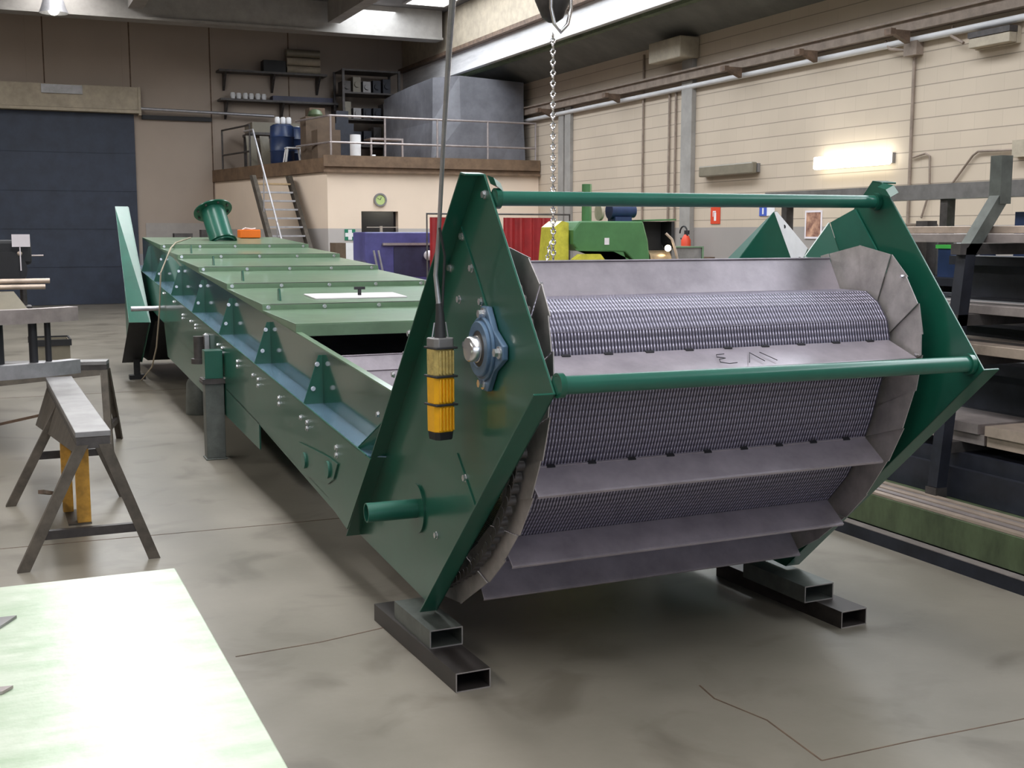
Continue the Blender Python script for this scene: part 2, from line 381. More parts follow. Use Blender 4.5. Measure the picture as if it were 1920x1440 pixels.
struct('baseboard_back', MB().box(3.6, 5.15, YB-.02, YB-.003, 0.0, 1.95), 'dado')
one('rating_plate', MB().box(1.35, 2.25, YB-.345, YB-.305, 4.93, 5.13), 'grey_metal', 'small grey plate fixed on the beige header box over the tall dark door', 'plate')
# right wall: crane conduit rail, brackets, columns, conduits
struct('trim_14', MB().box(XR-.16, XR-.004, YF+.01, 26.0, 4.33, 4.47).box(XR-.2, XR-.004, YF+.01, 26.0, 4.47, 4.50), 'rust_grey')
struct('trim_15', MB().tube([(XR-.06, YF+.1, 4.22), (XR-.06, 26.0, 4.22)], .045), 'white_beam')
struct('trim_16', MB().box(XR-.07, XR-.003, 22.60, 22.86, 0, 4.32).box(XR-.06, XR-.003, 22.95, 23.2, 0, 4.32), 'floor_beam')
struct('trim_17', MB().box(XR-.09, XR-.003, 17.88, 18.22, 0, 4.32).box(XR-.09, XR-.003, 17.88, 18.22, 4.51, 5.0), 'floor_beam')
struct('trim_18', MB().box(XR-.40, XR-.003, 17.8, 18.85, 4.68, 5.04), 'dust_beige', .02)
cd = MB()
for y, z0, z1, r in ((19.65, 1.2, 4.98, .02), (18.72, 1.2, 4.26, .02), (18.50, 1.2, 4.24, .02), (12.55, 1.0, 4.0, .022)):
    cd.tube([(XR-.03, y, z0), (XR-.03, y, z1)], r, 8)
cd.tube([(XR-.03, 12.5, 2.70), (XR-.03, 12.27, 2.74), (XR-.03, 12.19, 2.70), (XR-.03, 12.17, 2.24), (XR-.03, 12.3, 1.9)], .014, 8)
cd.tube([(XR-.03, 10.74, 2.69), (XR-.03, 11.36, 2.71), (XR-.03, 11.45, 2.66), (XR-.03, 11.95, 2.15)], .014, 8)
cd.tube([(XR-.06, 13.08, 4.28), (XR-.1, 12.95, 4.16), (XR-.1, 12.66, 4.1)], .02, 8)
cd.tube([(XR-.06, 11.86, 4.3), (XR-.08, 11.85, 4.17), (XR-.1, 11.62, 4.05)], .02, 8)
struct('trim_19', cd, 'rust_grey')
ab = MB()
for y in (20.3, 16.3, 14.4, 12.5, 23.3): ab.prism([(XR-.16, y, 4.33), (XR-.48, y, 4.33), (XR-.45, y, 4.29), (XR-.16, y, 4.17)], (0, .09, 0)).box(XR-.5, XR-.42, y-.02, y+.11, 4.26, 4.34)
struct('trim_20', ab, 'brown')
struct('baseboard_right', MB().box(XR-.015, XR-.002, YF+.01, YB-.01, 0, .12), 'dado')
# office block under the mezzanine
OX, OY = 6.53, 24.3
ow = MB().box(OX, 7.25, OY, OY+.2, 0, 2.96).box(8.06, XR-.004, OY, OY+.2, 0, 2.96).box(7.25, 8.06, OY, OY+.2, 2.16, 2.96).box(7.25, 8.06, OY, OY+.2, 0, 1.05)
struct('wall_office', ow, 'wall_office')
struct('window_1', MB().box(7.25, 8.06, OY+.17, OY+.19, 1.05, 2.16), 'glass_dark')
sx, sy = 5.30-OX, YB-OY; sl = math.hypot(sx, sy); ux, uy = sx/sl, sy/sl
struct('wall_office_side', MB().prism([(OX, OY, 0), (5.30, YB-.003, 0), (5.48, YB-.003, 0), (OX+.2, OY+.201, 0)], (0, 0, 2.96)), 'wall_office')
slab = MB().prism([(OX-.06, OY-.06, 2.963), (XR-.005, OY-.06, 2.963), (XR-.005, YB-.004, 2.963), (5.24, YB-.004, 2.963)], (0, 0, .287))
struct('floor_mezzanine', slab, 'slab')
struct('trim_21', MB().box(OX-.1, XR-.02, OY-.12, OY-.062, 3.07, 3.30).box(OX-.1, XR-.02, OY-.13, OY-.062, 2.95, 3.0), 'slab')
# floor joints and cracks
def crack(pts, w_=.007):
    m = MB()
    for a, b in zip(pts, pts[1:]): m.bar((a[0], a[1], .0005), (b[0], b[1], .0005), w_, .002)
    return m
fj = crack([(XL, 6.86), (-0.01, 6.86), (1.61, 6.80), (4.3, 6.80)]); 
for a in (crack([(XL, 13.3), (4.2, 13.3)]), crack([(0.84, 4.68), (1.2, 4.71), (1.5, 4.78)]), crack([(2.39, 3.66), (2.37, 3.53), (2.43, 3.29), (2.40, 2.95)], .006), crack([(2.40, 2.95), (2.76, 2.95), (3.4, 2.93), (4.3, 2.95)], .005)):
    fj.add(a.v, a.f)
struct('trim_22', fj, 'brown')

# ------------------------------------------------------------------ the conveyor
SX, W_, FW, DL = 1.5087, 1.7085, 0.0757, -0.0254
CV, CU = 0.85, 4.45
conv = thing('conveyor', (SX+CV-DL*CU, CU+DL*CV, 0), 'long dark green covered belt conveyor with a wide open steel belt end facing the camera', 'conveyor', rz=math.atan(DL))
def P(v, u, z): return (v-CV, u-CU, z)
def world(v, u, z): return (SX+v-DL*u, u+DL*v, z)
# side plates: kite outline in (u, z)
KITE = [(3.875, 1.905), (3.274, 1.205), (4.4426, .162), (5.64, .20), (3.93, 1.913)]
def side_plate(v, s):
    t = .008
    m = MB().prism([P(v, u, z) for u, z in KITE], (s*t, 0, 0))
    def flange(a, b, w_=FW):
        d = Vector((0, b[0]-a[0], b[1]-a[1])).normalized(); n = Vector((0, -d.z, d.y))
        m.prism([P(v, *a), P(v, *b), Vector(P(v, *b))+Vector((s*w_, 0, 0)), Vector(P(v, *a))+Vector((s*w_, 0, 0))], n*(.007))
    flange(KITE[1], KITE[2]); flange(KITE[3], KITE[4]); flange(KITE[4], KITE[0])
    return m.build('side_plate', 'green', conv, .002)
spl = side_plate(0.0, -1); spr = side_plate(W_, 1)
# lapped sheet seams on the near plate, and a bright edge bead
for a, b in (((4.097, 1.724), (3.70, 1.28)), ((4.158, .867), (3.90, .65))):
    MB().bar(P(-.010, *a), P(-.010, *b), .006, .005, (1, 0, 0)).build('sheet_seam', 'green_light', spl)
ns = MB().bar(P(-.010, 4.08, 1.83), P(-.010, 5.52, .40), .006, .005, (1, 0, 0)).build('sheet_seam', 'green_light', spl)
# second sheet inside the far plate, with its folded edge
ins = MB().prism([P(W_-.012, 4.022, 1.80), P(W_-.012, 3.882, 1.64), P(W_-.012, 3.70, 1.40), P(W_-.012, 4.0, 1.43), P(W_-.012, 4.18, 1.746)], (.008, 0, 0))
ins.build('inner_sheet', 'green_light', conv)
cl = MB().prism([P(W_-.012, 4.185, 1.746), P(W_-.012, 4.05, 1.516), P(1.50, 4.22, 1.50), P(1.536, 4.2, 1.554), P(1.589, 4.2, 1.603)], (0, .008, 0))
cl.build('closing_sheet', 'green', conv)
# plate bolts
def bolt(p, ax, r=.012, par=None, name='bolt', m='zinc'):
    p, ax = Vector(p), Vector(ax)
    b = MB().cyl(p, p+ax*.003, r*1.25, 10).cyl(p+ax*.003, p+ax*.012, r, 6)
    return b.build(name, m, par or conv)
for u, z in ((4.183,1.76),(4.092,1.689),(4.229,1.57),(3.992,1.575),(4.124,1.456),(3.897,1.459),(4.5,1.502),(4.748,1.28),(4.991,1.079),(5.249,.863),(5.45,.68),(4.071,.789),(4.413,.487),(3.862,1.834)):
    bolt(P(-.008, u, z), (-1, 0, 0), .013)
# spreader tubes with welded end collars
for (ul, zl, ur, zr, r) in ((3.80, 1.819, 3.895, 1.827, .0255), (3.275, 1.232, 3.34, 1.222, .0295)):
    t = MB().tube([P(.002, ul, zl), P(W_-.002, ur, zr)], r, 24).build('spreader_tube', 'green_light', conv)
    MB().ring(P(.002, ul, zl), P(.022, ul, zl), r+.010, r+.001).build('end_collar', 'green', t)
    MB().ring(P(W_-.022, ur, zr), P(W_-.002, ur, zr), r+.010, r+.001).build('end_collar', 'green', t)
# top corner lugs on both plates
for v, s in ((0, 1), (W_, -1)):
    MB().prism([P(v, 3.80, 1.89), P(v, 3.86, 1.90), P(v+s*.03, 3.86, 1.885), P(v+s*.03, 3.81, 1.872)], (0, -.03, -.03)).build('corner_lug', 'green', conv)
# flange bearing on the near plate
bu, bz = 3.815, 1.30
brg = MB()
pts = []
for k_ in range(8):
    a = PI/4*k_; r = .158 if k_ % 2 == 0 else .108
    if k_ % 2 == 0:
        pts += [(r, a-.16), (r, a+.16)]
    else: pts.append((r, a))
brg.prism([P(-.010, bu+1.12*r*math.cos(a), bz+r*.95*math.sin(a)) for r, a in pts], (-.022, 0, 0))
brg.ring(P(-.03, bu, bz), P(-.056, bu, bz), .098, .062, 32)
brg.ring(P(-.03, bu, bz), P(-.044, bu, bz), .112, .09, 32)
bo = brg.build('flange_bearing', 'blue_cast', conv, .004)
MB().ring(P(-.04, bu, bz), P(-.053, bu, bz), .064, .045, 32).build('bearing_insert', 'steel_dark', bo)
for a in (0, PI/2, PI, 3*PI/2):
    p = P(-.032, bu+.15*math.cos(a), bz+.122*math.sin(a))
    MB().cyl(p, (p[0]-.006, p[1], p[2]), .022, 18).cyl((p[0]-.006, p[1], p[2]), (p[0]-.022, p[1], p[2]), .015, 6).build('bearing_bolt', 'zinc', bo)
sh = MB().tube([P(.05, bu, bz), P(-.060, bu, bz)], .048, 32).tube([P(-.060, bu, bz), P(-.088, bu, bz), P(-.094, bu, bz)], [.045, .045, .040], 32)
sh.build('drive_shaft', 'chrome', conv)
# stub pipe with ring flange low on the near plate
su, sz = 4.66, .545
st = MB().ring(P(-.008, su, sz), P(-.235, su, sz), .041, .036, 28).build('stub_pipe', 'green_light', conv)
MB().ring(P(-.008, su, sz), P(-.018, su, sz), .105, .041, 32).build('ring_flange', 'green', st)

# ---- apron belt: path of the outer surface in (u, z); the far edge lies a little deeper than the near one
PATH = [(9.5, 1.06), (7.5, .93), (6.2, .87), (5.5, .90), (4.85, 1.13), (4.35, 1.39), (3.95, 1.468), (3.76, 1.466), (3.685, 1.425), (3.632, 1.362), (3.612, 1.285), (3.625, 1.19), (3.665, 1.08), (3.70, .97), (3.755, .84), (3.84, .70), (3.96, .575), (4.10, .475), (4.26, .385), (4.5, .315), (5.0, .29), (6.0, .31)]
BV0, BV1, SK = .085, W_-.085, .08
def resample(pts, step):
    out = [Vector((*pts[0], 0))]; acc = 0
    for a, b in zip(pts, pts[1:]):
        a, b = Vector((*a, 0)), Vector((*b, 0)); n = max(1, round((b-a).length/step))
        out += [a+(b-a)*i/n for i in range(1, n+1)]
    return out
rp = resample(PATH, .075)
def PB(v, u, z): return P(v, u+SK*v/W_, z)
bm_ = MB(); bm_.uv = []; s_ = 0.0
for i in range(len(rp)-1):
    a, b = rp[i], rp[i+1]; L = (b-a).length
    n = Vector((-(b.y-a.y), b.x-a.x, 0))/max(L, 1e-6)
    # each hinge plate is proud at its leading edge
    off = n*.0
    lift = .006
    a2 = a - n*(-lift) if False else a
    o = len(bm_.v)
    for v in (BV0, BV1):
        for q, ss in ((a, s_), (b, s_+L)):
            bm_.v.append(PB(v, q.x, q.y)); bm_.uv.append((v, ss))
    bm_.f.append((o, o+2, o+3, o+1)); bm_.sm.append(False)
    s_ += L
belt = bm_.build('apron_belt', 'belt', conv)
sol = belt.modifiers.new('thickness', 'SOLIDIFY'); sol.thickness = .008; sol.offset = 0
# hinge rods between the perforated plates
hr = MB()
for i in range(50, len(rp)-8): hr.tube([PB(BV0, rp[i].x, rp[i].y), PB(BV1, rp[i].x, rp[i].y)], .0032, 6)
hr.build('hinge_rods', 'steel', belt)['kind'] = 'stuff'
# flights standing across the belt: root and tip in (u, z)
FL = [((3.925, 1.468), (4.00, 1.590)), ((3.615, 1.288), (3.452, 1.232)), ((3.735, .885), (3.615, .806)), ((3.975, .585), (3.845, .498)), ((4.245, .40), (4.135, .292)), ((5.12, 1.03), (5.18, 1.15)), ((5.75, .885), (5.80, 1.0)), ((6.5, .885), (6.55, 1.0))]
flights = []
for (ru, rz_), (tu, tz) in FL:
    d = Vector((0, tu-ru, tz-rz_)); n = Vector((0, -d.z, d.y)).normalized()
    v0, v1 = BV0+.005, BV1-.005
    m = MB().prism([PB(v0, ru, rz_), PB(v1, ru, rz_), PB(v1, tu, tz), PB(v0, tu, tz)], n*.006)
    # folded lip along the tip
    lip = n*(-.022)
    m.prism([PB(v0, tu, tz), PB(v1, tu, tz), Vector(PB(v1, tu, tz))+d.normalized()*.006, Vector(PB(v0, tu, tz))+d.normalized()*.006], n*.012)
    # root angle lying on the belt
    m.prism([PB(v0, ru, rz_), PB(v1, ru, rz_), Vector(PB(v1, ru, rz_))+Vector((0, -.012, -.004)), Vector(PB(v0, ru, rz_))+Vector((0, -.012, -.004))], n*.01)
    f = m.build('flight', 'steel', belt, .0015); flights.append(f)
    nb = MB()
    for j in range(9):
        v = v0+.1+(v1-v0-.2)*j/8
        c = Vector(PB(v, ru, rz_))+d*.06; nb.obox(c-n*.001, (.016, 0, 0), d.normalized()*.008, n*.003)
    nb.build('root_notches', 'black', belt)
# pen marks on the upper face of the second flight
(ru, rz_), (tu, tz) = FL[1]; d = Vector((0, tu-ru, tz-rz_)); n = Vector((0, -d.z, d.y)).normalized()
if n.z < 0: n = -n
def fpt(v, r): return Vector(PB(v, ru, rz_))+d*r+n*.0075
for stroke in ([(.80,.42),(.765,.44),(.755,.55),(.785,.62),(.755,.66),(.745,.80),(.775,.88),(.81,.86)], [(.86,.88),(.91,.42),(.93,.85)], [(.955,.42),(.985,.85)]):
    MB().tube([fpt(*q) for q in stroke], .0016, 5).build('pen_mark', 'black', flights[1])
# wing plates: overlapping side plates of the belt, both sides
INN = [(4.6, 1.20), (4.30, 1.33), (3.95, 1.41), (3.80, 1.41), (3.73, 1.38), (3.69, 1.33), (3.67, 1.28), (3.685, 1.20), (3.72, 1.09), (3.76, .98), (3.81, .86), (3.89, .73), (4.0, .615), (4.13, .52), (4.28, .43), (4.5, .36), (4.78, .33)]
OUT = [(4.75, 1.42), (4.40, 1.54), (4.03, 1.615), (3.83, 1.652), (3.64, 1.618), (3.545, 1.535), (3.475, 1.435), (3.448, 1.32), (3.445, 1.24), (3.472, 1.10), (3.53, .945), (3.61, .80), (3.73, .64), (3.86, .515), (4.03, .385), (4.33, .215), (4.68, .165)]
for side, v in ((0, .062), (1, W_-.062)):
    for i in range(len(INN)-1):
        t = .004; dv = (.007 if i % 2 else 0.0)*(1 if side == 0 else -1)
        q = [INN[i], OUT[i], OUT[i+1], INN[i+1]]
        MB().prism([PB(v+dv, *x) for x in q], (t if side == 0 else -t, 0, 0)).build('wing_plate', 'wing', belt)
    for i in (5, 8):
        bolt(PB(v+(.008 if side == 0 else -.008), OUT[i][0]+.02, OUT[i][1]), (1 if side == 0 else -1, 0, 0), .006, belt, 'rivet')
# roller chain running inside each side plate
rc = resample([(a[0]*.45+b[0]*.55, a[1]*.45+b[1]*.55) for a, b in zip(INN[3:], OUT[3:])], .052)
for v in (.036, W_-.036):
    m = MB()
    for i, q in enumerate(rc):
        p = PB(v-.017, q.x, q.y); m.cyl(p, (p[0]+.034, p[1], p[2]), .017, 10)
        if i: m.bar(PB(v-.012, rc[i-1].x, rc[i-1].y), PB(v-.012, q.x, q.y), .03, .004, (1, 0, 0))
    m.build('roller_chain', 'steel_dark', belt)

# ---- trough
def tv(u): return -.02-.013*(u-8)
def zA(u): return 1.163+.063*(u-8)
def zB(u): return .845+.06*(u-7.78)
def zC(u): return .457+.066*(u-7.67)
def TP(dv, u, z): return P(tv(u)+dv, u, z)
TW, U0, U1, LW = 1.656, 5.32, 15.45, .11
def panel(pts, off, name, m='green', par=None, bev=0): return MB().prism(pts, off).build(name, m, par or conv, bev)
for s in (0, 1):
    dv = 0 if s == 0 else TW; o = -1 if s == 0 else 1
    panel([TP(dv, U0-.25, zB(U0-.25)), TP(dv, U0-.45, zA(U0-.45)), TP(dv, U1, zA(U1)), TP(dv, U1, zB(U1))], (-o*.006, 0, 0), 'trough_upper_wall', 'gloss_green')
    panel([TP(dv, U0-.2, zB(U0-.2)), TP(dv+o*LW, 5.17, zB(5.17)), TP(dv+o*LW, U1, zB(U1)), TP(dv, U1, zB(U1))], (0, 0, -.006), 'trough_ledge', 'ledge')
    lw = panel([TP(dv+o*LW, 5.10, zB(5.10)), TP(dv+o*LW, 5.53, .258), TP(dv+o*LW, 5.75, .295), TP(dv+o*LW, 7.68, zC(7.68)), TP(dv+o*LW, U1, zC(U1)), TP(dv+o*LW, U1, zB(U1))], (-o*.006, 0, 0), 'trough_lower_wall')
    panel([TP(dv+o*LW, 7.69, zC(7.69)+.01), TP(dv+o*LW, 7.69, .291), TP(dv+o*LW, 12.4, .455), TP(dv+o*LW, 12.6, zC(12.6))], (-o*.010, 0, 0), 'hanging_skirt')
    # folded rim along the top edge
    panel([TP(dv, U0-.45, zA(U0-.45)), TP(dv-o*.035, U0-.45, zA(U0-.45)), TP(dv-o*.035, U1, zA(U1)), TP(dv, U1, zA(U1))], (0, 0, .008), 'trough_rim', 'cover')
    # light bead along the ledge edge
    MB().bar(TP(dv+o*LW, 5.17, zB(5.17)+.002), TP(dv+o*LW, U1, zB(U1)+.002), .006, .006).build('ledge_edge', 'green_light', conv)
    for k_ in range(7):
        u = 6.40+1.392*k_; u = u if k_ < 6 else 14.6
        g = panel([TP(dv, u, zB(u)), TP(dv+o*LW, u, zB(u)), TP(dv+o*.02, u, zA(u)-.03), TP(dv, u, zA(u)-.03)], (0, .006, 0), 'gusset', 'green')
        MB().bar(TP(dv+o*LW, u, zB(u)), TP(dv+o*.02, u, zA(u)-.03), .005, .005).build('gusset_edge', 'green_light', g)
        if s == 0 and k_ < 6:
            MB().bar(TP(-.002, u+.06, zB(u)), TP(-.002, u+.06, zA(u)-.05), .01, .006, (1, 0, 0)).build('wall_rib', 'green', g)
            for z in (zB(u)+.085, zA(u)-.08):
                bolt(TP(-.055 if z < zB(u)+.12 else -.03, u, z), (0, -1, 0), .011, g)
# gusset at the end of the ledge against the plate
panel([TP(0, U0-.17, zB(5.2)), TP(-LW, U0, zB(U0)), TP(-.06, U0-.28, zB(5.2)+.18), TP(0, U0-.40, zA(5)-.04)], (0, .006, 0), 'end_gusset', 'green_light')
panel([TP(-LW, 5.85, zC(5.85)), TP(TW+LW, 5.85, zC(5.85)), TP(TW+LW, U1, zC(U1)), TP(-LW, U1, zC(U1))], (0, 0, .006), 'trough_floor')
# bolts on the lower side wall
for u, z in ((12.531,1.09),(11.759,1.045),(11.156,.956),(11.164,.926),(10.656,.931),(10.375,.918),(10.381,.89),(9.828,.879),(9.779,.848),(9.23,.847),(9.037,.84),(9.044,.803),(8.398,.802),(8.404,.767),(7.837,.765),(7.659,.757),(7.664,.718),(7.029,.718),(7.033,.682),(6.46,.68),(6.309,.675),(6.312,.642),(5.688,.639),(5.691,.601)):
    bolt(TP(-LW, u, z), (-1, 0, 0), .014)
# plain oval-ended access plate on the lower wall
ap = MB().prism([TP(-LW-.001, u, z) for u, z in ((6.60,.475),(6.50,.535),(5.86,.565),(5.66,.56),(5.74,.47),(5.86,.42),(6.42,.365),(6.56,.40))], (-.008, 0, 0)).build('access_plate', 'green', conv)
for u, z in ((6.36, .455), (5.84, .50)): MB().cyl(TP(-LW-.008, u, z), TP(-LW-.02, u, z), .045, 20).build('access_boss', 'green_light', ap)
# covers, each one stepping up over the next nearer one
LIPS = [7.04, 8.04, 9.42, 10.86, 12.25, 13.64, 15.45]
for i in range(6):
    a, b = LIPS[i], LIPS[i+1]; h0 = .052; h1 = .012
    m = MB().prism([TP(.0, a, zA(a)+h0), TP(TW, a, zA(a)+h0), TP(TW, b, zA(b)+h1), TP(.0, b, zA(b)+h1)], (0, 0, .006))
    x0 = .0
    m.prism([TP(x0+.0, a, zA(a)+h0), TP(TW, a, zA(a)+h0), TP(TW, a, zA(a)+(.012 if i else -.02)), TP(x0, a, zA(a)+(.012 if i else -.02))], (0, -.006, 0))
    for dv in (0, TW): m.prism([TP(dv, a, zA(a)+h0), TP(dv, b, zA(b)+h1), TP(dv, b, zA(b)), TP(dv, a, zA(a))], (.005 if dv == 0 else -.005, 0, 0))
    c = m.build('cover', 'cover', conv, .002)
    if i:
        for j in range(5):
            bolt(TP(.04+.388*j, a-.006, zA(a)+.036), (0, -1, 0), .012, c)
        # gap line and the row of small fixing bolts just in front
        MB().bar(TP(.04, a-.075, zA(a-.075)+.0645), TP(TW-.04, a-.075, zA(a-.075)+.0645), .012, .004).build('sealing_strip', 'steel_dark', c)
    if 0 < i < 5:
        u = a+.26; MB().prism([TP(.165, u-.05, zA(u)+.05), TP(.165, u+.03, zA(u)+.05), TP(.165, u+.02, zA(u)+.13), TP(.165, u-.02, zA(u)+.135)], (.012, 0, 0)).build('lifting_lug', 'green', c)
    if i == 1:
        hp = MB().prism([TP(.43, 8.30, zA(8.3)+.052), TP(1.11, 8.30, zA(8.3)+.052), TP(1.11, 8.66, zA(8.66)+.044), TP(.43, 8.66, zA(8.66)+.044)], (0, 0, .008)).build('hatch_plate', 'paper', c)
        hc = Vector(TP(.80, 8.47, zA(8.47)+.058))
        MB().cyl(hc, hc+Vector((0, 0, .045)), .014, 12).bar(hc+Vector((-.04, 0, .05)), hc+Vector((.04, 0, .05)), .022, .02).build('hatch_handle', 'black', hp)
# flanged vent pipe on the last cover
vb, vt = Vector(TP(.83, 14.50, zA(14.5)+.0)), Vector(TP(.76, 14.76, zA(14.57)+.40))
ax = (vt-vb).normalized()
vp = MB().ring(vb, vt, .146, .138, 32).build('vent_pipe', 'green_light', conv)
MB().ring(vt-ax*.012, vt, .232, .14, 36).build('vent_flange', 'green', vp)
MB().ring(vb+ax*.02, vb+ax*.034, .17, .146, 32).build('vent_base_ring', 'green', vp)
for k_ in range(8):
    x = ax.cross(Vector((0, 1, 0))).normalized(); y = ax.cross(x)
    p = vt+(x*math.cos(k_*PI/4+.3)+y*math.sin(k_*PI/4+.3))*.19-ax*.012
    MB().cyl(p, p-ax*.02, .014, 8).build('flange_bolt', 'steel_dark', vp)
# tail end: outboard plate with its wide folded edge, flange and hopper blackened for the shade underneath, short axle
tl = MB().prism([TP(-.17, u, z) for u, z in ((15.3, 2.02), (13.35, .74), (14.4, .20), (16.2, .16), (16.2, 2.02))], (.008, 0, 0))
tl.prism([TP(-.17, 15.3, 2.02), TP(-.17, 13.35, .74), TP(-.38, 13.45, .74), TP(-.32, 15.3, 2.02)], (0, .008, .006))
tl.build('tail_plate', 'green_light', conv)
panel([TP(-.38, 13.45, .735), TP(-.38, 14.5, .20), TP(-.17, 14.5, .20), TP(-.17, 13.45, .735)], (0, .01, -.01), 'tail_flange', 'black')
hp_ = MB().prism([TP(-.10, 13.5, .74), TP(-.10, 14.4, .22), TP(-.10, 16.2, .18), TP(-.10, 16.2, .9), TP(-.10, 14, .92)], (TW+.2, 0, 0)).build('tail_hopper', 'black', conv)
MB().ring(TP(-.40, 12.95, .915), TP(-.11, 12.95, .915), .026, .018, 20).build('axle_stub', 'galv', conv)
# vibrator motor hanging on the wall
vm = MB().cyl(TP(-.19, 9.7, .70), TP(-.19, 9.7, .88), .04, 20).cyl(TP(-.19, 9.7, .66), TP(-.19, 9.7, .701), .062, 20)
vmo = vm.build('vibrator_motor', 'steel_dark', conv)
MB().obox(TP(-.13, 9.7, .83), (.018, 0, 0), (0, .05, 0), (0, 0, .06)).build('motor_bracket', 'galv', vmo)
# support legs
def leg(u, v0, zt, w_, box=True):
    c = TP(v0, u, 0); x, y = c[0], c[1]
    l = MB().box(x-w_, x+w_, y-w_, y+w_, .012, zt).box(x-w_*1.15, x+w_*1.15, y-w_*1.15, y+w_*1.15, 0, .012).build('support_leg', 'rhs_grey', conv, .004)
    MB().box(x-w_*1.3, x+w_*1.3, y-w_*1.3, y+w_*1.3, zt, zt+.02).box(x-w_*1.25, x+w_*1.25, y-w_*1.25, y+w_*1.25, zt+.02, zt+.036).build('leg_flange', 'steel_dark', l)
    if box: MB().box(x-w_*.95, x+w_*.95, y-w_*.95, y+w_*.95, zt+.036, zt+.25).build('leg_bracket', 'green', l, .004)
    for dx in (-1, 1):
        bolt((x+dx*w_*1.1, y-w_*1.1, zt+.036), (0, 0, 1), .014, l)
leg(9.05, -.185, .58, .070); leg(9.05, TW+.185, .58, .070)
lx, ly, _ = TP(-.22, 14.46, 0)
MB().box(lx-.035, lx+.035, ly-.035, ly+.035, .05, .32).box(lx-.09, lx+.09, ly-.07, ly+.07, 0.0, .05).build('tail_leg', 'black', conv)
lx, ly, _ = TP(.05, 11.4, 0)
MB().lathe([(.13, 0), (.135, .02), (.12, .30), (.10, .34)], (lx, ly, 0), 14).build('jack_foot', 'rhs_grey', conv)
MB().box(lx-.03, lx+.03, ly-.03, ly+.03, .34, .62).build('jack_screw', 'steel_dark', conv)

# packing tubes under the near end
def rhs(name, c, L, rz, z, wd, ht, m, label):
    t = .006; b = MB(); h = L/2
    b.box(-wd/2, wd/2, -h, h, 0, t).box(-wd/2, wd/2, -h, h, ht-t, ht).box(-wd/2, -wd/2+t, -h, h, t, ht-t).box(wd/2-t, wd/2, -h, h, t, ht-t)
    o = thing(name, (c[0], c[1], z), label, 'steel tube', rz)
    b.build('tube_body', m, o)
    e = MB(); y = -h-.0008
    e.box(-wd/2, wd/2, y, -h, 0, t*.7).box(-wd/2, wd/2, y, -h, ht-t*.7, ht).box(-wd/2, -wd/2+t*.7, y, -h, 0, ht).box(wd/2-t*.7, wd/2, y, -h, 0, ht)
    e.build('cut_end', 'edge', o)
    return o
rhs('steel_box_tube', (1.575, 4.43), .93, .03, 0.0, .142, .075, 'rhs', 'dark brown box tube on the floor under the near left corner of the conveyor')
rhs('steel_box_tube', (1.585, 4.46), .42, .02, .075, .14, .075, 'rhs_grey', 'short grey box tube on top of the dark tube under the near left corner')
rhs('steel_box_tube', (3.355, 4.42), .90, .05, 0.0, .142, .075, 'rhs', 'black box tube lying on the floor under the near right corner of the conveyor')
rhs('steel_box_tube', (3.31, 4.36), .45, .03, .075, .16, .075, 'rhs_grey', 'short dark box tube stacked on the black tube under the right corner')

# ------------------------------------------------------------------ hanging control, chain, hook
pd = thing('pendant_control', world(-.112, 4.05, .948), 'yellow crane push-button control hanging on a grey cable in front of the green side plate', 'crane control', rz=.2)
def oct_(rx, ry, z0, z1, taper=1.0):
    a = []; m = MB()
    pr = [(-1, -.6), (-.7, -1), (.7, -1), (1, -.6), (1, .6), (.7, 1), (-.7, 1), (-1, .6)]
    v = [(rx*x*taper, ry*y*taper, z0) for x, y in pr]+[(rx*x, ry*y, z1) for x, y in pr]
    m.add(v, [tuple(range(7, -1, -1)), tuple(range(8, 16))]+[(i, (i+1) % 8, 8+(i+1) % 8, 8+i) for i in range(8)])
    return m
for i in range(3):
    z = .03+.104*i
    b = oct_(.043, .040, z, z+.098, .97)
    for j in range(-2, 3): b.box(j*.014-.0035, j*.014+.0035, -.0475, -.039, z+.006, z+.092)
    b.build('button_box', 'yellow' if i < 2 else 'yellow_dirty', pd, .003)
    MB().box(-.0455, .0455, -.049, .0425, z+.097, z+.105).build('clamp_band', 'rubber', pd, .002)
oct_(.040, .038, 0.0, .03, .92).build('end_cap', 'black', pd, .003)
oct_(.043, .04, .338, .375, 1.0).build('top_housing', 'grey_metal', pd, .004)
MB().tube([(0, 0, .375), (0, 0, .46), (-.004, 0, .50)], [.022, .016, .012], 14).build('cable_gland', 'rubber', pd)
for s in (-1, 1): MB().tube([(s*.034, 0, .375), (s*.024, 0, .43)], .0025, 6).build('strain_wire', 'galv', pd)
wl = Vector(pd.location)
def plocal(x, y, z):
    q = Matrix.Rotation(-.2, 3, 'Z') @ (Vector((x, y, z))-wl); return q
pc = [(1.496, 4.053, 1.44), (1.490, 4.07, 1.55), (1.478, 4.00, 1.70), (1.365, 3.64, 2.019), (1.231, 3.235, 2.221), (1.127, 2.936, 2.294), (1.057, 2.731, 2.351), (1.0, 2.60, 2.6), (.98, 2.55, CEIL-.01)]
MB().tube([plocal(*q) for q in pc], [.0095, .0085, .0075, .0075, .0085, .0095, .0105, .011, .011], 10).build('control_cable', 'galv', pd)
MB().tube([plocal(1.505, 4.05, 1.38), plocal(1.512, 4.05, 1.50), plocal(1.50, 4.00, 1.62), plocal(1.47, 3.97, 1.72)], .005, 8).build('safety_wire', 'rubber', pd)
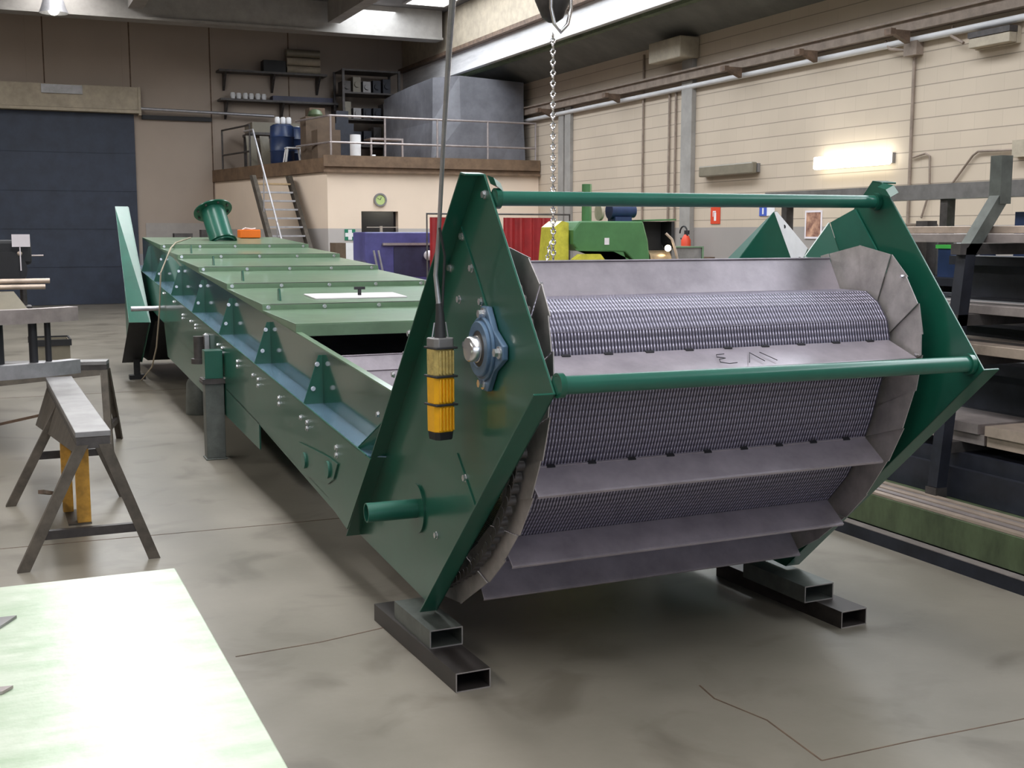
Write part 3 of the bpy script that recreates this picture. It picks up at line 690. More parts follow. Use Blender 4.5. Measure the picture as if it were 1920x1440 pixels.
def chain_mesh(a, b, ln, wd, r):
    a, b = Vector(a), Vector(b); t = (b-a).normalized(); n = int((b-a).length/(ln-2*r)); m = MB()
    x0 = t.cross(Vector((.6, 1, 0))).normalized(); y0 = t.cross(x0)
    for i in range(n):
        c = a+t*(ln-2*r)*(i+.5); x = x0 if i % 2 else y0
        hl = ln/2-r; hw = wd/2-r; pts = []
        for k_ in range(5): q = PI*k_/4; pts.append(c+t*(hl-hw+hw*math.sin(q))+x*hw*math.cos(q))
        for k_ in range(5): q = PI*k_/4; pts.append(c-t*(hl-hw+hw*math.sin(q))-x*hw*math.cos(q))
        m.tube(pts, r, 6, closed=True)
    return m
one('lifting_chain', chain_mesh((2.51, 5.215, 2.64), (2.445, 5.06, 1.17), .034, .029, .0045), 'chrome', 'bright steel chain with large links hanging from the crane hook behind the green top tube', 'chain')
one('lifting_chain', chain_mesh((2.445, 5.10, 1.66), (2.34, 5.08, 1.17), .028, .02, .0035), 'chrome', 'short thin chain strand hanging left of the main lifting chain against the red curtain', 'chain')
hk = thing('crane_hook', (2.508, 5.215, 2.62), 'dark round crane hook block with a bright shackle at the top of the picture', 'hook')
MB().lathe([(.02, .07), (.05, .09), (.085, .17), (.09, .26), (.07, .32), (.03, .34)], (0, 0, 0), 20).build('hook_block', 'steel_dark', hk)
shp = [(-.05, 0, .26), (-.052, 0, .12), (-.035, 0, .05), (0, 0, .012), (.035, 0, .05), (.052, 0, .12), (.05, 0, .26)]
MB().tube([(x, y-.09, z) for x, y, z in shp], .009, 10).build('shackle', 'chrome', hk)
MB().cyl((0, 0, .33), (0, 0, CEIL-2.63), .012, 10).build('hoist_rope', 'steel_dark', hk)

# ------------------------------------------------------------------ foreground table
tb = thing('work_table', (-.55, 2.35, 0), 'large pale steel sheet table top in the near left foreground', 'table')
MB().box(-1.0, .975, -1.25, .88, .788, .80).build('table_top', 'table', tb, .003)
for x in (-.9, .80):
    for y in (-1.1, .6): MB().box(x-.04, x+.04, y-.04, y+.04, 0, .72).build('leg', 'grey_metal', tb)
MB().box(-.94, .84, -1.14, -1.06, .72, .788).box(-.94, .84, .56, .64, .72, .788).box(-.94, -.86, -1.06, .56, .72, .788).box(.76, .84, -1.06, .56, .72, .788).build('frame', 'grey_metal', tb)
one('steel_offcut', MB().prism([(-.16, 2.86, .801), (-.015, 2.875, .801), (.022, 2.945, .801), (-.16, 2.95, .801)], (0, 0, .006)), 'grey_metal', 'flat grey steel offcut on the pale table, the farther of two', 'offcut')
one('steel_offcut', MB().prism([(-.20, 2.43, .801), (-.015, 2.45, .801), (.005, 2.475, .801), (-.20, 2.50, .801)], (0, 0, .006)), 'mauve', 'flat grey steel offcut on the pale table, the nearer of two', 'offcut')

# ------------------------------------------------------------------ sawhorse with rolled frame and yellow stand
sh_ = thing('sawhorse', (.43, 7.5, 0), 'brown steel sawhorse with a bright worn flat top at the left', 'sawhorse')
a0, a1 = (.455-.43, 6.38-7.5), (.425-.43, 8.95-7.5)
MB().bar((a0[0], a0[1], .675), (a1[0], a1[1], .675), .175, .03).build('top_plate', 'grey_metal', sh_, .003)
MB().bar((a0[0], a0[1], .63), (a1[0], a1[1], .63), .165, .058).build('top_beam', 'steel_dark', sh_)
MB().prism([(a0[0]-.085, a0[1]+.05, .62), (a0[0]-.10, a0[1]+.05, .58), (a1[0]-.17, a1[1]-.05, .36), (a1[0]-.085, a1[1]-.05, .62)], (.006, 0, 0)).build('side_web', 'saw_brown', sh_)
feet = [(.73, 6.35, .51, 6.40), (.09, 6.34, .40, 6.40), (.06, 7.95, .38, 7.95), (.74, 7.97, .49, 7.97)]
for x, y, tx, ty in feet:
    p, q = Vector((x-.43, y-7.5, .0)), Vector((tx-.43, ty-7.5, .62))
    l = MB().prism([p+Vector((-.03, -.025, 0)), p+Vector((.03, -.025, 0)), p+Vector((.03, -.019, 0)), p+Vector((-.03, -.019, 0))], q-p)
    sg = -1 if x < .43 else 1
    l.prism([p+Vector((sg*.024, -.019, 0)), p+Vector((sg*.03, -.019, 0)), p+Vector((sg*.03, .03, 0)), p+Vector((sg*.024, .03, 0))], q-p)
    l.build('leg', 'saw_brown', sh_)
for y, z, x0, x1 in ((6.35, .17, .17, .65), (7.96, .30, .2, .62)):
    MB().box(x0-.43, x1-.43, y-7.5-.005, y-7.5+.03, z-.02, z+.025).build('cross_bar', 'rhs', sh_)
MB().bar((.20-.43, 6.6-7.5, .35), (.30-.43, 7.9-7.5, .07), .03, .02).build('brace', 'brown', sh_)
dup(sh_, (-.25, 10.2, 0), 1.35, 'second sawhorse half hidden behind the curved grey frame at the left edge')
ys = thing('yellow_stand', (.45, 7.30, 0), 'yellow painted steel stand between the legs of the sawhorse', 'stand')
MB().box(-.038, .038, -.04, .04, .01, .598).build('post', 'yellow_paint', ys, .003)
MB().box(-.10, -.04, .28, .34, .01, .598).build('rear_post', 'yellow_paint', ys, .003)
MB().box(-.09, .04, -.045, .345, 0, .01).build('base_plate', 'saw_brown', ys)
rf = thing('rolled_frame', (.0, 8.95, .69), 'curved grey steel frame of two rolled bars resting on the far end of the sawhorse', 'steel frame')
def arc(zc, h, dr):
    m = MB(); cx, cy, R = -.25, 1.15, 1.30; A = [math.radians(-140+ (90*i/20)) for i in range(21)]
    for p, q in zip(A, A[1:]):
        pts = [(cx+R*math.cos(p), cy+R*math.sin(p), zc), (cx+R*math.cos(q), cy+R*math.sin(q), zc), (cx+(R-dr)*math.cos(q), cy+(R-dr)*math.sin(q), zc), (cx+(R-dr)*math.cos(p), cy+(R-dr)*math.sin(p), zc)]
        m.prism(pts, (0, 0, h))
    bm2 = m; return bm2
arc(.003, .10, .10).build('lower_bar', 'galv', rf); arc(.385, .10, .10).build('upper_bar', 'mauve', rf)
for x, y, r in ((.27, .06, .030), (.37, .10, .022), (-.12, -.03, .09), (.02, .02, .06), (-.5, .0, .05)): MB().cyl((x, y, .103), (x, y, .385), r, 14).build('spacer_post', 'black', rf)
# ------------------------------------------------------------------ far left bench with drill, notice, bars
bn = thing('workbench', (-.6, 11.2, 0), 'grey workbench carrying a drill at the left edge of the picture', 'bench')
MB().box(-.9, .93, -.5, .7, .98, 1.02).build('bench_top', 'grey_metal', bn)
for x in (-.8, .50):
    for y in (-.4, .6): MB().box(x-.04, x+.04, y-.04, y+.04, .0, .98).build('leg', 'steel_dark', bn)
one('grey_housing', MB().prism([(-.6, 10.75, 1.022), (.32, 10.75, 1.022), (.30, 10.75, 1.06), (.20, 10.95, 1.20), (-.6, 10.95, 1.20)], (0, .25, 0)), 'lamp_off', 'pale grey slanted machine housing on the bench at the left edge', 'housing')
dp = thing('bench_drill', (.17, 11.6, 1.021), 'dark bench drill standing on the workbench at the left edge', 'drill')
MB().box(-.12, .18, -.15, .15, 0, .03).build('drill_base', 'steel_dark', dp)
MB().cyl((.12, .05, .03), (.12, .05, .6), .03, 14).build('column', 'steel_dark', dp)
MB().box(-.16, .20, -.1, .14, .40, .62).build('drill_head', 'black', dp, .03)
MB().cyl((0, -.14, .36), (0, .1, .36), .16, 20).build('pulley_guard', 'black', dp)
MB().sphere((.10, -.13, .50), .022).build('knob', 'bar_warm', dp)
MB().tube([(.15, -.05, .48), (.30, -.05, .48)], .007, 8).build('feed_lever', 'mauve', dp)
MB().box(.04, .19, -.165, -.16, .56, .67).box(.10, .11, -.159, -.15, .35, .56).build('notice', 'paper', dp)
for i, z in enumerate((1.235, 1.285)):
    one('steel_bar', MB().cyl((-.7, 11.22+.03*i, z), (.50 if i else .46, 11.23+.03*i, z), .022, 12), 'bar_warm', ('upper' if i else 'lower')+' of two thin bright bars sticking out over the left bench', 'bar')
one('bar_rest', MB().box(-.02, .04, 11.2, 11.28, 1.022, 1.212), 'steel_dark', 'small dark block under the two bright bars on the left bench', 'block')
one('bar_rest', MB().box(-.5, -.44, 11.2, 11.28, 1.022, 1.212), 'steel_dark', 'small dark block under the bright bars, outside the picture edge', 'block')
bx = thing('metal_crate', (.76, 16.4, 0), 'open grey metal crate with a dark rim on the floor behind the sawhorse', 'crate')
MB().box(-.3, -.29, -.3, .3, 0, .34).box(.15, .16, -.3, .3, 0, .34).box(-.29, .15, -.3, -.29, 0, .34).box(-.29, .15, .29, .3, 0, .34).box(-.29, .15, -.29, .29, 0, .02).build('crate_body', 'lamp_off', bx)
MB().box(-.32, .18, -.32, -.301, .28, .36).box(-.32, .18, .301, .32, .28, .36).box(.161, .18, -.3, .3, .28, .36).build('rim', 'black', bx)

# cable over the tail end, orange case on the covers
cb_ = [(.55, 15.2, zA(15.2)+.03), (.2, 13.9, zA(13.9)+.06), (.02, 12.9, zA(12.9)+.075), (-.125, 12.6, 1.30), (-.14, 12.7, .9), (-.15, 13.0, .5), (-.16, 13.4, .25), (-.20, 14.2, .01)]
one('loose_cable', MB().tube([world(tv(u)+dv, u, z) for dv, u, z in cb_], .008, 6), 'dust_beige', 'thin pale cable draped over the far end of the conveyor down to the floor', 'cable')
ob = thing('orange_case', world(tv(15.2)+1.27, 15.2, zA(15.2)+.025), 'small orange plastic case on the far end of the green conveyor covers', 'case')
MB().box(-.13, .13, -.09, .09, 0, .105).build('case_body', 'orange', ob, .01)
MB().tube([(-.09, -.03, .104), (-.05, -.03, .125), (.03, -.03, .112), (.08, -.03, .122)], .008, 6).build('carry_handle', 'white', ob)

# ------------------------------------------------------------------ green folded guard behind the conveyor
gd = thing('sheet_metal_guard', (6.2, 8.5, 0), 'tall peaked green sheet metal guard with a drilled face whitened for reflected light standing behind the conveyor', 'guard')
MB().prism([(0, 0, 1.88), (.90, 0, 0), (-1.1, 0, 0), (-1.1, 0, .62)], (0, -.008, 0)).build('front_face', 'green', gd)
MB().prism([(.27, .02, 1.35), (.486, .15, 1.568), (1.2, .4, 0), (.90, 0, 0)], (-.006, .006, 0)).build('side_face', 'green', gd)
fc = MB().prism([(0, 0, 1.88), (.05, .02, 1.885), (.486, .15, 1.568), (.27, .02, 1.35)], (-.004, .008, 0)).build('drilled_face', 'white', gd)  # white stands in for light reflected off this face of the sheet
for x, y, z in ((.14, .048, 1.755), (.335, .075, 1.475)): MB().cyl((x, y+.005, z), (x+.003, y-.012, z+.003), .017, 14).build('bolt_hole', 'black', fc)
MB().prism([(0, 0, 1.88), (.06, .03, 1.885), (-1.04, .6, .62), (-1.1, 0, .62)], (0, 0, .004)).build('rear_face', 'green', gd)

# ------------------------------------------------------------------ machines at the back
gm = thing('roll_machine', (7.05, 14.0, 0), 'green machine with a black mouth, a polished roll and a blue motor on top', 'machine')
MB().prism([(.02, 0, 1.50), (.06, 0, 1.47), (.60, 0, 1.46), (1.20, 0, 1.20), (1.24, 0, .0), (1.0, 0, 0), (.85, 0, 1.2), (.75, 0, 1.45), (.60, 0, 1.46)], (0, .004, 0)).build('front_seam', 'saw_green', gm)
MB().prism([(0, .002, 1.56), (.07, .002, 1.47), (.78, .002, 1.45), (.95, .002, 1.30), (1.05, .002, .0), (1.32, .002, 0), (1.13, .002, 1.60), (1.05, .002, 1.86), (.10, .002, 1.86), (0, .002, 1.74)], (0, .55, 0)).build('machine_body', 'saw_green', gm, .02)
MB().prism([(1.05, .0, 1.86), (1.56, .0, 1.875), (1.56, .55, 1.875), (1.05, .55, 1.86)], (0, 0, .02)).build('hood', 'saw_green', gm)
MB().prism([(1.06, .30, 1.86), (1.55, .30, 1.86), (1.50, .30, 1.6), (1.62, .30, 1.30), (1.1, .30, 1.25)], (0, .25, 0)).prism([(1.50, .02, 1.86), (1.545, .02, 1.86), (1.56, .02, 1.5), (1.50, .02, 1.6)], (0, .3, 0)).build('mouth', 'black', gm)
MB().cyl((1.17, .14, 1.33), (1.50, .14, 1.33), .14, 24).build('roll', 'copper', gm)
MB().sphere((1.42, -.03, 1.50), .045).build('work_lamp', 'spark', gm)
MB().tube([(1.40, .0, 1.70), (1.48, -.03, 1.62), (1.54, -.04, 1.45), (1.60, -.04, 1.2)], .018, 8).build('guard_arm', 'bar_warm', gm)
MB().box(1.05, 1.62, .05, .55, 0, 1.19).build('pedestal', 'saw_green', gm)
MB().cyl((.32, .25, 1.86), (.32, .25, 2.35), .066, 18).build('column', 'saw_green', gm)
mo = MB().cyl((.66, .25, 2.0), (.98, .25, 2.0), .11, 20).cyl((.98, .25, 2.0), (1.04, .25, 2.0), .09, 20).build('motor', 'blue_drum', gm)
MB().box(.70, .95, .14, .36, 1.861, 1.92).box(.74, .88, .18, .32, 2.08, 2.17).build('motor_foot', 'blue_drum', mo)
MB().cyl((.52, .3, 1.98), (.56, .3, 1.98), .11, 20).build('hand_wheel', 'dust_beige', gm)
MB().box(.46, .53, -.004, .002, 1.55, 1.64).build('data_plate', 'paper', gm)
MB().box(.62, .92, .2, .5, .6, 1.40).build('switch_box', 'black', gm)
yf = MB(); pr = [(6.78, 1.52), (6.84, 1.82), (7.02, 1.88), (7.04, 1.45), (6.9, 1.40)]
one('plastic_cover', MB().prism([(x, 14.1, z) for x, z in [(6.74, 0), (6.78, 1.35), (6.82, 1.78), (6.93, 1.86), (7.03, 1.84), (7.03, 0)]], (0, .4, 0)), 'yellow_film', 'tall yellow plastic sheet wrapped cover left of the green machine', 'cover')
one('plastic_cover', MB().prism([(x, 13.86, z) for x, z in [(7.02, 0), (7.0, 1.36), (7.1, 1.43), (7.38, 1.43), (7.58, 1.2), (7.7, 0)]], (0, .12, 0)), 'yellow_film', 'low yellow plastic cover below the arm of the green machine', 'cover')
cbn = thing('control_cabinet', (9.0, 14.2, 0), 'low grey cabinet with a pale green edge right of the green machine', 'cabinet')
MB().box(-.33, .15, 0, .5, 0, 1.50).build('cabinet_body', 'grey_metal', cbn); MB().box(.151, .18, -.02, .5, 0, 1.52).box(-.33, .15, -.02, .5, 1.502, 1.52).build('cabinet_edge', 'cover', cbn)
pm = thing('press_brake', (6.35, 19.1, 0), 'violet blue machine with a dark recess in front of the cream office wall', 'machine')
MB().prism([(-.60, 0, 1.72), (.85, 0, 1.72), (.85, 0, 0), (-.25, 0, 0), (-.30, 0, .9), (-.40, 0, 1.0), (-.60, 0, 1.25)], (0, .7, 0)).build('machine_body', 'purple', pm, .02)
MB().box(-.10, .85, -.012, -.002, .98, 1.48).build('recess', 'purple_dark', pm); MB().box(-.30, .6, -.05, -.002, 1.50, 1.54).build('tool_bar', 'mauve', pm)
MB().sphere((.50, -.06, 1.33), .085).build('hand_ball', 'paper', pm)
MB().cyl((-.25, .2, 1.72), (-.25, .2, 1.82), .025, 10).tube([(-.5, .2, 1.80), (.05, .2, 1.80)], .008, 6).build('top_lever', 'dust_beige', pm)
for x in (-.48, -.40): MB().tube([(x, -.1, 1.42), (x+.06, -.12, 1.1), (x+.1, -.1, .9)], .018, 8).build('lever', 'galv', pm)
MB().box(-.5, -.2, -.15, -.002, .75, .98).build('pedal_box', 'purple_dark', pm)
wc = thing('welding_screen', (7.72, 18.0, 0), 'dark red welding curtains in a thin steel frame before the office wall', 'screen')
MB().tube([(-1.27, 0, 0), (-1.27, 0, 2.01), (1.27, 0, 2.01), (1.27, 0, 0)], .018, 8).build('screen_frame', 'steel_dark', wc)
for x0, x1 in ((-1.22, -.05), (.06, .92)):
    m = MB(); n = 24
    for i in range(n):
        xa, xb = x0+(x1-x0)*i/n, x0+(x1-x0)*(i+1)/n; ya, yb = .03*math.sin(i*1.3), .03*math.sin((i+1)*1.3)
        m.prism([(xa, ya, .15), (xb, yb, .15), (xb, yb, 1.955), (xa, ya, 1.955)], (0, .006, 0))
    m.build('curtain', 'red', wc)
one('brown_box', MB().box(6.05, 6.25, 22.0, 22.4, 0, 1.52), 'card', 'tall brown box beside the violet machine below the first aid sign', 'box')
one('white_bench', MB().box(5.0, 6.2, 20.0, 20.6, 0, 1.12), 'white', 'white topped bench between conveyor covers and violet machine', 'bench')
lb = thing('low_machine', (4.2, 27.6, 0), 'row of dark low machines in front of the far wall behind the conveyor tail', 'machine')
MB().box(-.9, .5, 0, .5, 0, 1.55).build('bed', 'grey_metal', lb); MB().box(-.3, .1, .1, .4, 1.55, 1.70).build('head_stock', 'steel_dark', lb); MB().box(.3, .48, .1, .4, 1.55, 1.78).build('tail_stock', 'steel_dark', lb)

# ------------------------------------------------------------------ stairs and mezzanine
st = thing('steel_stairs', (5.85, 23.1, 0), 'steep brown steel stairs with a thin handrail leading up to the mezzanine', 'stairs')
top = Vector((-.17, 2.5, 2.93))
for s in (-.39, .39):
    MB().prism([(s-.04, 0, 0), (s+.04, 0, 0), (s+.04, .30, 0), (s-.04, .30, 0)], top).build('stringer', 'saw_brown', st)
for i in range(1, 16):
    c = top*(i/16)+Vector((0, .13, 0)); MB().box(c.x-.348, c.x+.348, c.y-.12, c.y+.12, c.z-.02, c.z+.015).build('tread', 'galv' if i < 15 else 'wood', st)
MB().tube([(-.39, 0, .0), (-.39, .02, .85), Vector((-.39, .02, .95))+top, Vector((-.39, .9, .98))+top], .02, 8).build('handrail', 'galv', st)
for f in (.35, .7): MB().tube([Vector((-.39, .1, 0))+top*f, Vector((-.39, .02, .92))+top*f], .014, 8).build('baluster', 'galv', st)
rl = thing('railing', (6.55, 24.3, 3.25), 'dusty grey pipe railing along the mezzanine edge', 'railing')
for z in (.86, .32): MB().tube([(0.05, .02, z), (4.75, .02, z)], .022, 8).build('rail', 'mauve', rl)
for z in (.86, .32): MB().tube([(0.05, .05, z), (ux*1.6+.05, uy*1.6, z)], .022, 8).build('side_rail', 'mauve', rl)
for x in (.08, 1.25, 2.42, 3.59, 4.74): MB().cyl((x, .02, 0), (x, .02, .86), .022, 8).build('post', 'mauve', rl)
rl2 = thing('railing', (5.42, 29.8, 3.25), 'dark railing at the back left corner of the mezzanine beside the stairs', 'railing')
for z in (.95, .35): MB().tube([(.02, .2, z), (.33, -1.6, z)], .022, 8).build('rail', 'steel_dark', rl2)
for x, y in ((.02, .2), (.33, -1.6)): MB().cyl((x, y, 0), (x, y, .95), .022, 8).build('post', 'steel_dark', rl2)
wr = MB(); xs = [9.0, 10.1, 11.15]; ys = [24.65, 26.4, 28.2]
g = [(9.0, 24.66, 5.03), (9.6, 24.62, 5.10), (10.5, 24.64, 5.06), (11.15, 24.66, 5.03), (11.15, 26.5, 5.05), (11.15, 28.2, 5.0), (10, 28.2, 5.02), (9.03, 28.2, 4.92), (9.0, 27.2, 4.97), (8.97, 26.0, 5.0)]
wr = MB(); n = len(g)
low = [(x+(.05 if x > 10 else -.05), y, 3.252) for x, y, z in g]; mid = [(x+.03*math.sin(i*2.3), y+.04*math.cos(i*1.9), 4.1) for i, (x, y, z) in enumerate(g)]
wr.add(low+mid+g+[(10.1, 26.4, 5.12)], [tuple(range(n-1, -1, -1))]+[(i, (i+1) % n, n+(i+1) % n, n+i) for i in range(n)]+[(n+i, n+(i+1) % n, 2*n+(i+1) % n, 2*n+i) for i in range(n)]+[(2*n+i, 2*n+(i+1) % n, 3*n) for i in range(n)])
M['film'] = mat('plastic_film', (0.17, 0.17, 0.19), 0.25, var=0.25, scale=1.6, bump=0.5, bscale=3)
one('wrapped_crate', wr, 'film', 'huge crate wrapped in grey plastic film on the mezzanine', 'crate')
one('white_roll', MB().cyl((7.24, 24.62, 3.252), (7.24, 24.62, 3.76), .115, 18), 'white', 'white upright roll standing at the mezzanine edge behind the railing', 'roll')
one('small_white_cup', MB().lathe([(.03, 0), (.045, .08), (.03, .1)], (7.62, 24.55, 3.252), 12), 'white', 'tiny white cup at the mezzanine edge right of the white roll', 'cup')
for i, (x, y, sx_, sy_, h, lab) in enumerate(((6.75, 25.15, .5, .5, .62, 'brown carton nearest the front corner of the mezzanine'), (6.72, 25.9, .55, .5, .95, 'tall brown carton behind the front corner carton on the mezzanine'), (7.0, 26.7, .6, .6, 1.05, 'large brown carton behind the blue drum on the mezzanine'))):
    one('carton', MB().box(x-sx_/2, x+sx_/2, y-sy_/2, y+sy_/2, 3.252, 3.252+h).box(x-.03, x+.03, y-sy_/2-.002, y+sy_/2, 3.26, 3.254+h), 'card', lab, 'carton')
one('red_box', MB().box(6.75, 7.1, 26.5, 26.9, 4.305, 4.48), 'card', 'flat brown box on top of the large brown carton on the mezzanine', 'box')
one('green_sack', MB().lathe([(.14, 0), (.17, .06), (.13, .14), (.05, .18)], (6.72, 25.9, 4.204), 12), 'olive', 'dull green sack lying on the tall brown carton on the mezzanine', 'sack')
for i, (x, y) in enumerate(((6.30, 27.3), (6.72, 27.95))):
    d_ = thing('plastic_drum', (x, y, 3.252), ('blue plastic drum behind the stair head, front one of two', 'blue plastic drum behind the stair head, rear one of two')[i], 'drum')
    MB().lathe([(.24, 0), (.27, .05), (.27, .28), (.285, .30), (.27, .32), (.27, .6), (.285, .62), (.27, .64), (.26, .86), (.2, .9)], (0, 0, 0), 20).build('drum_body', 'blue_drum', d_)
    MB().cyl((.1, 0, .89), (.1, 0, .93), .05, 12).build('bung', 'white', d_)
for i in range(3):
    one('white_jar', MB().lathe([(.05, 0), (.06, .02), (.06, .12), (.04, .15)], (6.18+.13*i, 27.2, 4.163), 12), 'white', 'white jar standing on the blue drum behind the stair head', 'jar', 'jars on the blue drum')
so = thing('step_stool', (6.32, 26.34, 3.252), 'small pale step stool at the head of the stairs', 'stool')
MB().box(-.17, .17, -.12, .12, .30, .33).build('seat', 'white', so, .01)
for sx_ in (-1, 1):
    for sy_ in (-1, 1): MB().bar((sx_*.19, sy_*.12, 0), (sx_*.14, sy_*.09, .30), .03, .03).build('leg', 'white', so)
def shelf(name, x0, x1, z, lab):
    t = thing(name, ((x0+x1)/2, YB-.2, z), lab, 'shelf'); hw = (x1-x0)/2
    MB().box(-hw, hw, -.25, .19, 0, .05).build('board', 'steel_dark', t)
    for x in (-hw+.15, 0, hw-.2): MB().prism([(x, .19, 0), (x, -.2, 0), (x, .15, -.42), (x, .19, -.42)], (.05, 0, 0)).build('bracket', 'steel_dark', t)
    return t
shelf('wall_shelf', 5.4, 8.1, 5.62, 'upper dark shelf on brackets high on the back wall')
shelf('wall_shelf', 5.42, 8.5, 4.93, 'lower dark shelf on brackets above the mezzanine')
one('black_case', MB().box(6.50, 7.05, 29.95, 30.3, 5.672, 5.95), 'black', 'black case on the upper wall shelf', 'case')
for i in range(3): one('cloth_roll', MB().cyl((7.1, 30.1, 5.77+.2*i-(.0)), (7.95, 30.1, 5.77+.2*i), .098, 14), ['dust_beige', 'dust_beige', 'lamp_off'][i], ['lowest', 'middle', 'topmost'][i]+' of the grey rolls stacked on the upper shelf by the black case', 'roll')
for i in range(6): one('white_pot', MB().lathe([(.05, 0), (.07, .1), (.05, .16)], (5.75+.155*i, 30.1+.05*(i % 2), 4.982), 10), 'white', 'small white pot on the left of the lower wall shelf', 'pot', 'white pots on the lower shelf')
one('long_tray', MB().box(6.72, 8.25, 30.0, 30.33, 4.982, 5.10), 'purple_dark', 'long dark blue tray on the right of the lower wall shelf', 'tray')
bt = thing('storage_table', (6.4, 29.3, 3.252), 'table with grey striped sheets on it at the back left of the mezzanine', 'table')
MB().box(-.5, .75, -.5, .5, .78, .84).build('table_top', 'steel_dark', bt); MB().box(-.45, .7, -.45, .45, .84, 1.08).build('sheet_stack', 'lamp_off', bt)
for x in (-.45, .7):
    for y in (-.45, .45): MB().box(x-.03, x+.03, y-.03, y+.03, 0, .78).build('leg', 'steel_dark', bt)
for i, x in enumerate((5.82, 6.15)): one('white_board', MB().prism([(x, 28.7, 3.253), (x+.22, 28.68, 3.253), (x+.17, 28.77, 4.0), (x-.05, 28.77, 4.0)], (0, .02, 0)), 'lamp_off', ('left' if i == 0 else 'right')+' pale board leaning on the table under the mezzanine shelves', 'board')
rk = thing('dark_storage_rack', (8.85, 29.6, 3.252), 'tall dark rack crammed with parts against the back wall of the mezzanine', 'rack')
for x in (-.55, .9):
    for y in (-.4, .4): MB().box(x-.03, x+.03, y-.03, y+.03, 0, 2.5).build('upright', 'steel_dark', rk)
for z in (.6, 1.25, 1.9, 2.45): MB().box(-.55, .9, -.4, .4, z, z+.04).build('rack_shelf', 'steel_dark', rk)
for i in range(22):
    zz = (.0, .642, 1.292, 1.942)[i % 4]; x = 8.42+.26*(i//4); hh = random.uniform(.25, .5)
    if i >= 20: continue
    one('stored_part', MB().box(x-.1, x+.1, 29.3, 29.75, 3.254+zz, 3.254+zz+hh).cyl((x, 29.25, 3.254+zz+hh*.5), (x, 29.3, 3.254+zz+hh*.5), .07, 10), ['navy', 'steel_dark', 'grey_metal', 'navy', 'lamp_off'][(i*7) % 5], 'dusty machine part on the dark mezzanine rack', 'machine part', 'parts on the dark mezzanine rack')
one('dark_machine_head', MB().box(7.7, 8.2, 28.0, 28.6, 3.252, 4.3).box(7.8, 8.1, 28.1, 28.5, 4.3, 4.6), 'navy', 'dark blue machine head standing left of the wrapped crate', 'machine')
one('low_table_frame', MB().box(7.75, 8.5, 25.2, 25.24, 3.72, 3.76).box(7.75, 7.79, 25.2, 25.24, 3.252, 3.72).box(8.46, 8.5, 25.2, 25.24, 3.252, 3.72).box(7.75, 8.5, 25.24, 25.7, 3.73, 3.755), 'mauve', 'light metal table frame left of the wrapped crate', 'table frame')

# ------------------------------------------------------------------ signs, clock, lamps, extinguisher
ck = thing('wall_clock', (7.66, OY-.002, 2.40), 'round wall clock with a yellow green face above the dark office window', 'clock')
MB().ring((0, 0, 0), (0, -.05, 0), .14, .105, 32).build('rim', 'grey_metal', ck); MB().cyl((0, -.005, 0), (0, -.03, 0), .106, 32).build('dial', 'clock', ck)
MB().bar((0, -.034, 0), (.02, -.034, .055), .012, .004, (0, 1, 0)).build('hour_hand', 'black', ck); MB().bar((0, -.037, 0), (-.06, -.037, .035), .008, .004, (0, 1, 0)).build('minute_hand', 'black', ck)
fs_ = thing('first_aid_sign', (6.995, OY-.002, 1.67), 'green first aid sign with a white cross on the office wall', 'sign')
MB().box(-.115, .115, -.012, 0, -.115, .115).build('sign_plate', 'sign_green', fs_)
MB().box(-.04, .04, -.016, -.0125, -.105, .105).box(-.105, -.0401, -.016, -.0125, -.04, .04).box(.0401, .105, -.016, -.0125, -.04, .04).build('white_cross', 'white', fs_)
one('white_notice', MB().box(6.86, 7.12, OY-.012, OY-.002, 1.12, 1.50), 'white', 'white notice board below the first aid sign', 'notice')
for nm, y0, y1, z0, z1, lit, lab in (('fluorescent_lamp', 12.87, 14.45, 2.63, 2.81, True, 'brightly lit fluorescent lamp on the right wall'), ('fluorescent_lamp', 15.96, 17.54, 2.65, 2.83, False, 'unlit dusty fluorescent lamp left of the lit one')):
    o = thing(nm, (XR-.003, (y0+y1)/2, z0), lab, 'lamp'); hw = (y1-y0)/2
    MB().box(-.05, 0, -hw, hw, .02, z1-z0-.02).build('housing', 'grey_metal', o)
    MB().box(-.15, -.051, -hw+.01, hw-.01, 0, z1-z0).build('diffuser', 'tube_lit' if lit else 'lamp_off', o, .02)
    if lit:
        l_ = area('lit_tube_light', (XR-.2, (y0+y1)/2, (z0+z1)/2), .12, 1.5, 40, (1.0, .97, .80), (0, PI*.42, 0)); 
fl = thing('flood_lamp', (XR-.003, 11.13, 3.94), 'unlit box shaped lamp under the conduit at the top right', 'lamp')
MB().box(-.06, 0, -.33, .33, .0, .2).build('housing', 'dust_beige', fl); MB().box(-.18, -.061, -.32, .32, .01, .13).build('diffuser', 'dust_beige', fl, .01); MB().box(-.19, -.061, -.33, .33, .131, .2).build('cap', 'steel_dark', fl)
one('junction_box', MB().box(XR-.12, XR-.003, 12.42, 12.66, 4.02, 4.2), 'rust_grey', 'dusty junction box on the right wall below the conduit rail', 'junction box')
one('socket_box', MB().box(XR-.1, XR-.003, 10.55, 10.76, 2.60, 2.80), 'dust_beige', 'small beige socket box on the right wall at the picture edge', 'socket')
es = thing('extinguisher_sign', (XR-.003, 17.2, 2.0), 'small red fire extinguisher sign on the right wall', 'sign')
MB().box(-.01, 0, -.14, .14, -.14, .14).build('sign_plate', 'sign_red', es)
MB().box(-.014, -.0105, -.03, .03, -.09, .05).box(-.014, -.0105, -.02, .05, .055, .075).box(-.014, -.0105, .055, .07, -.02, .075).build('pictogram', 'white', es)
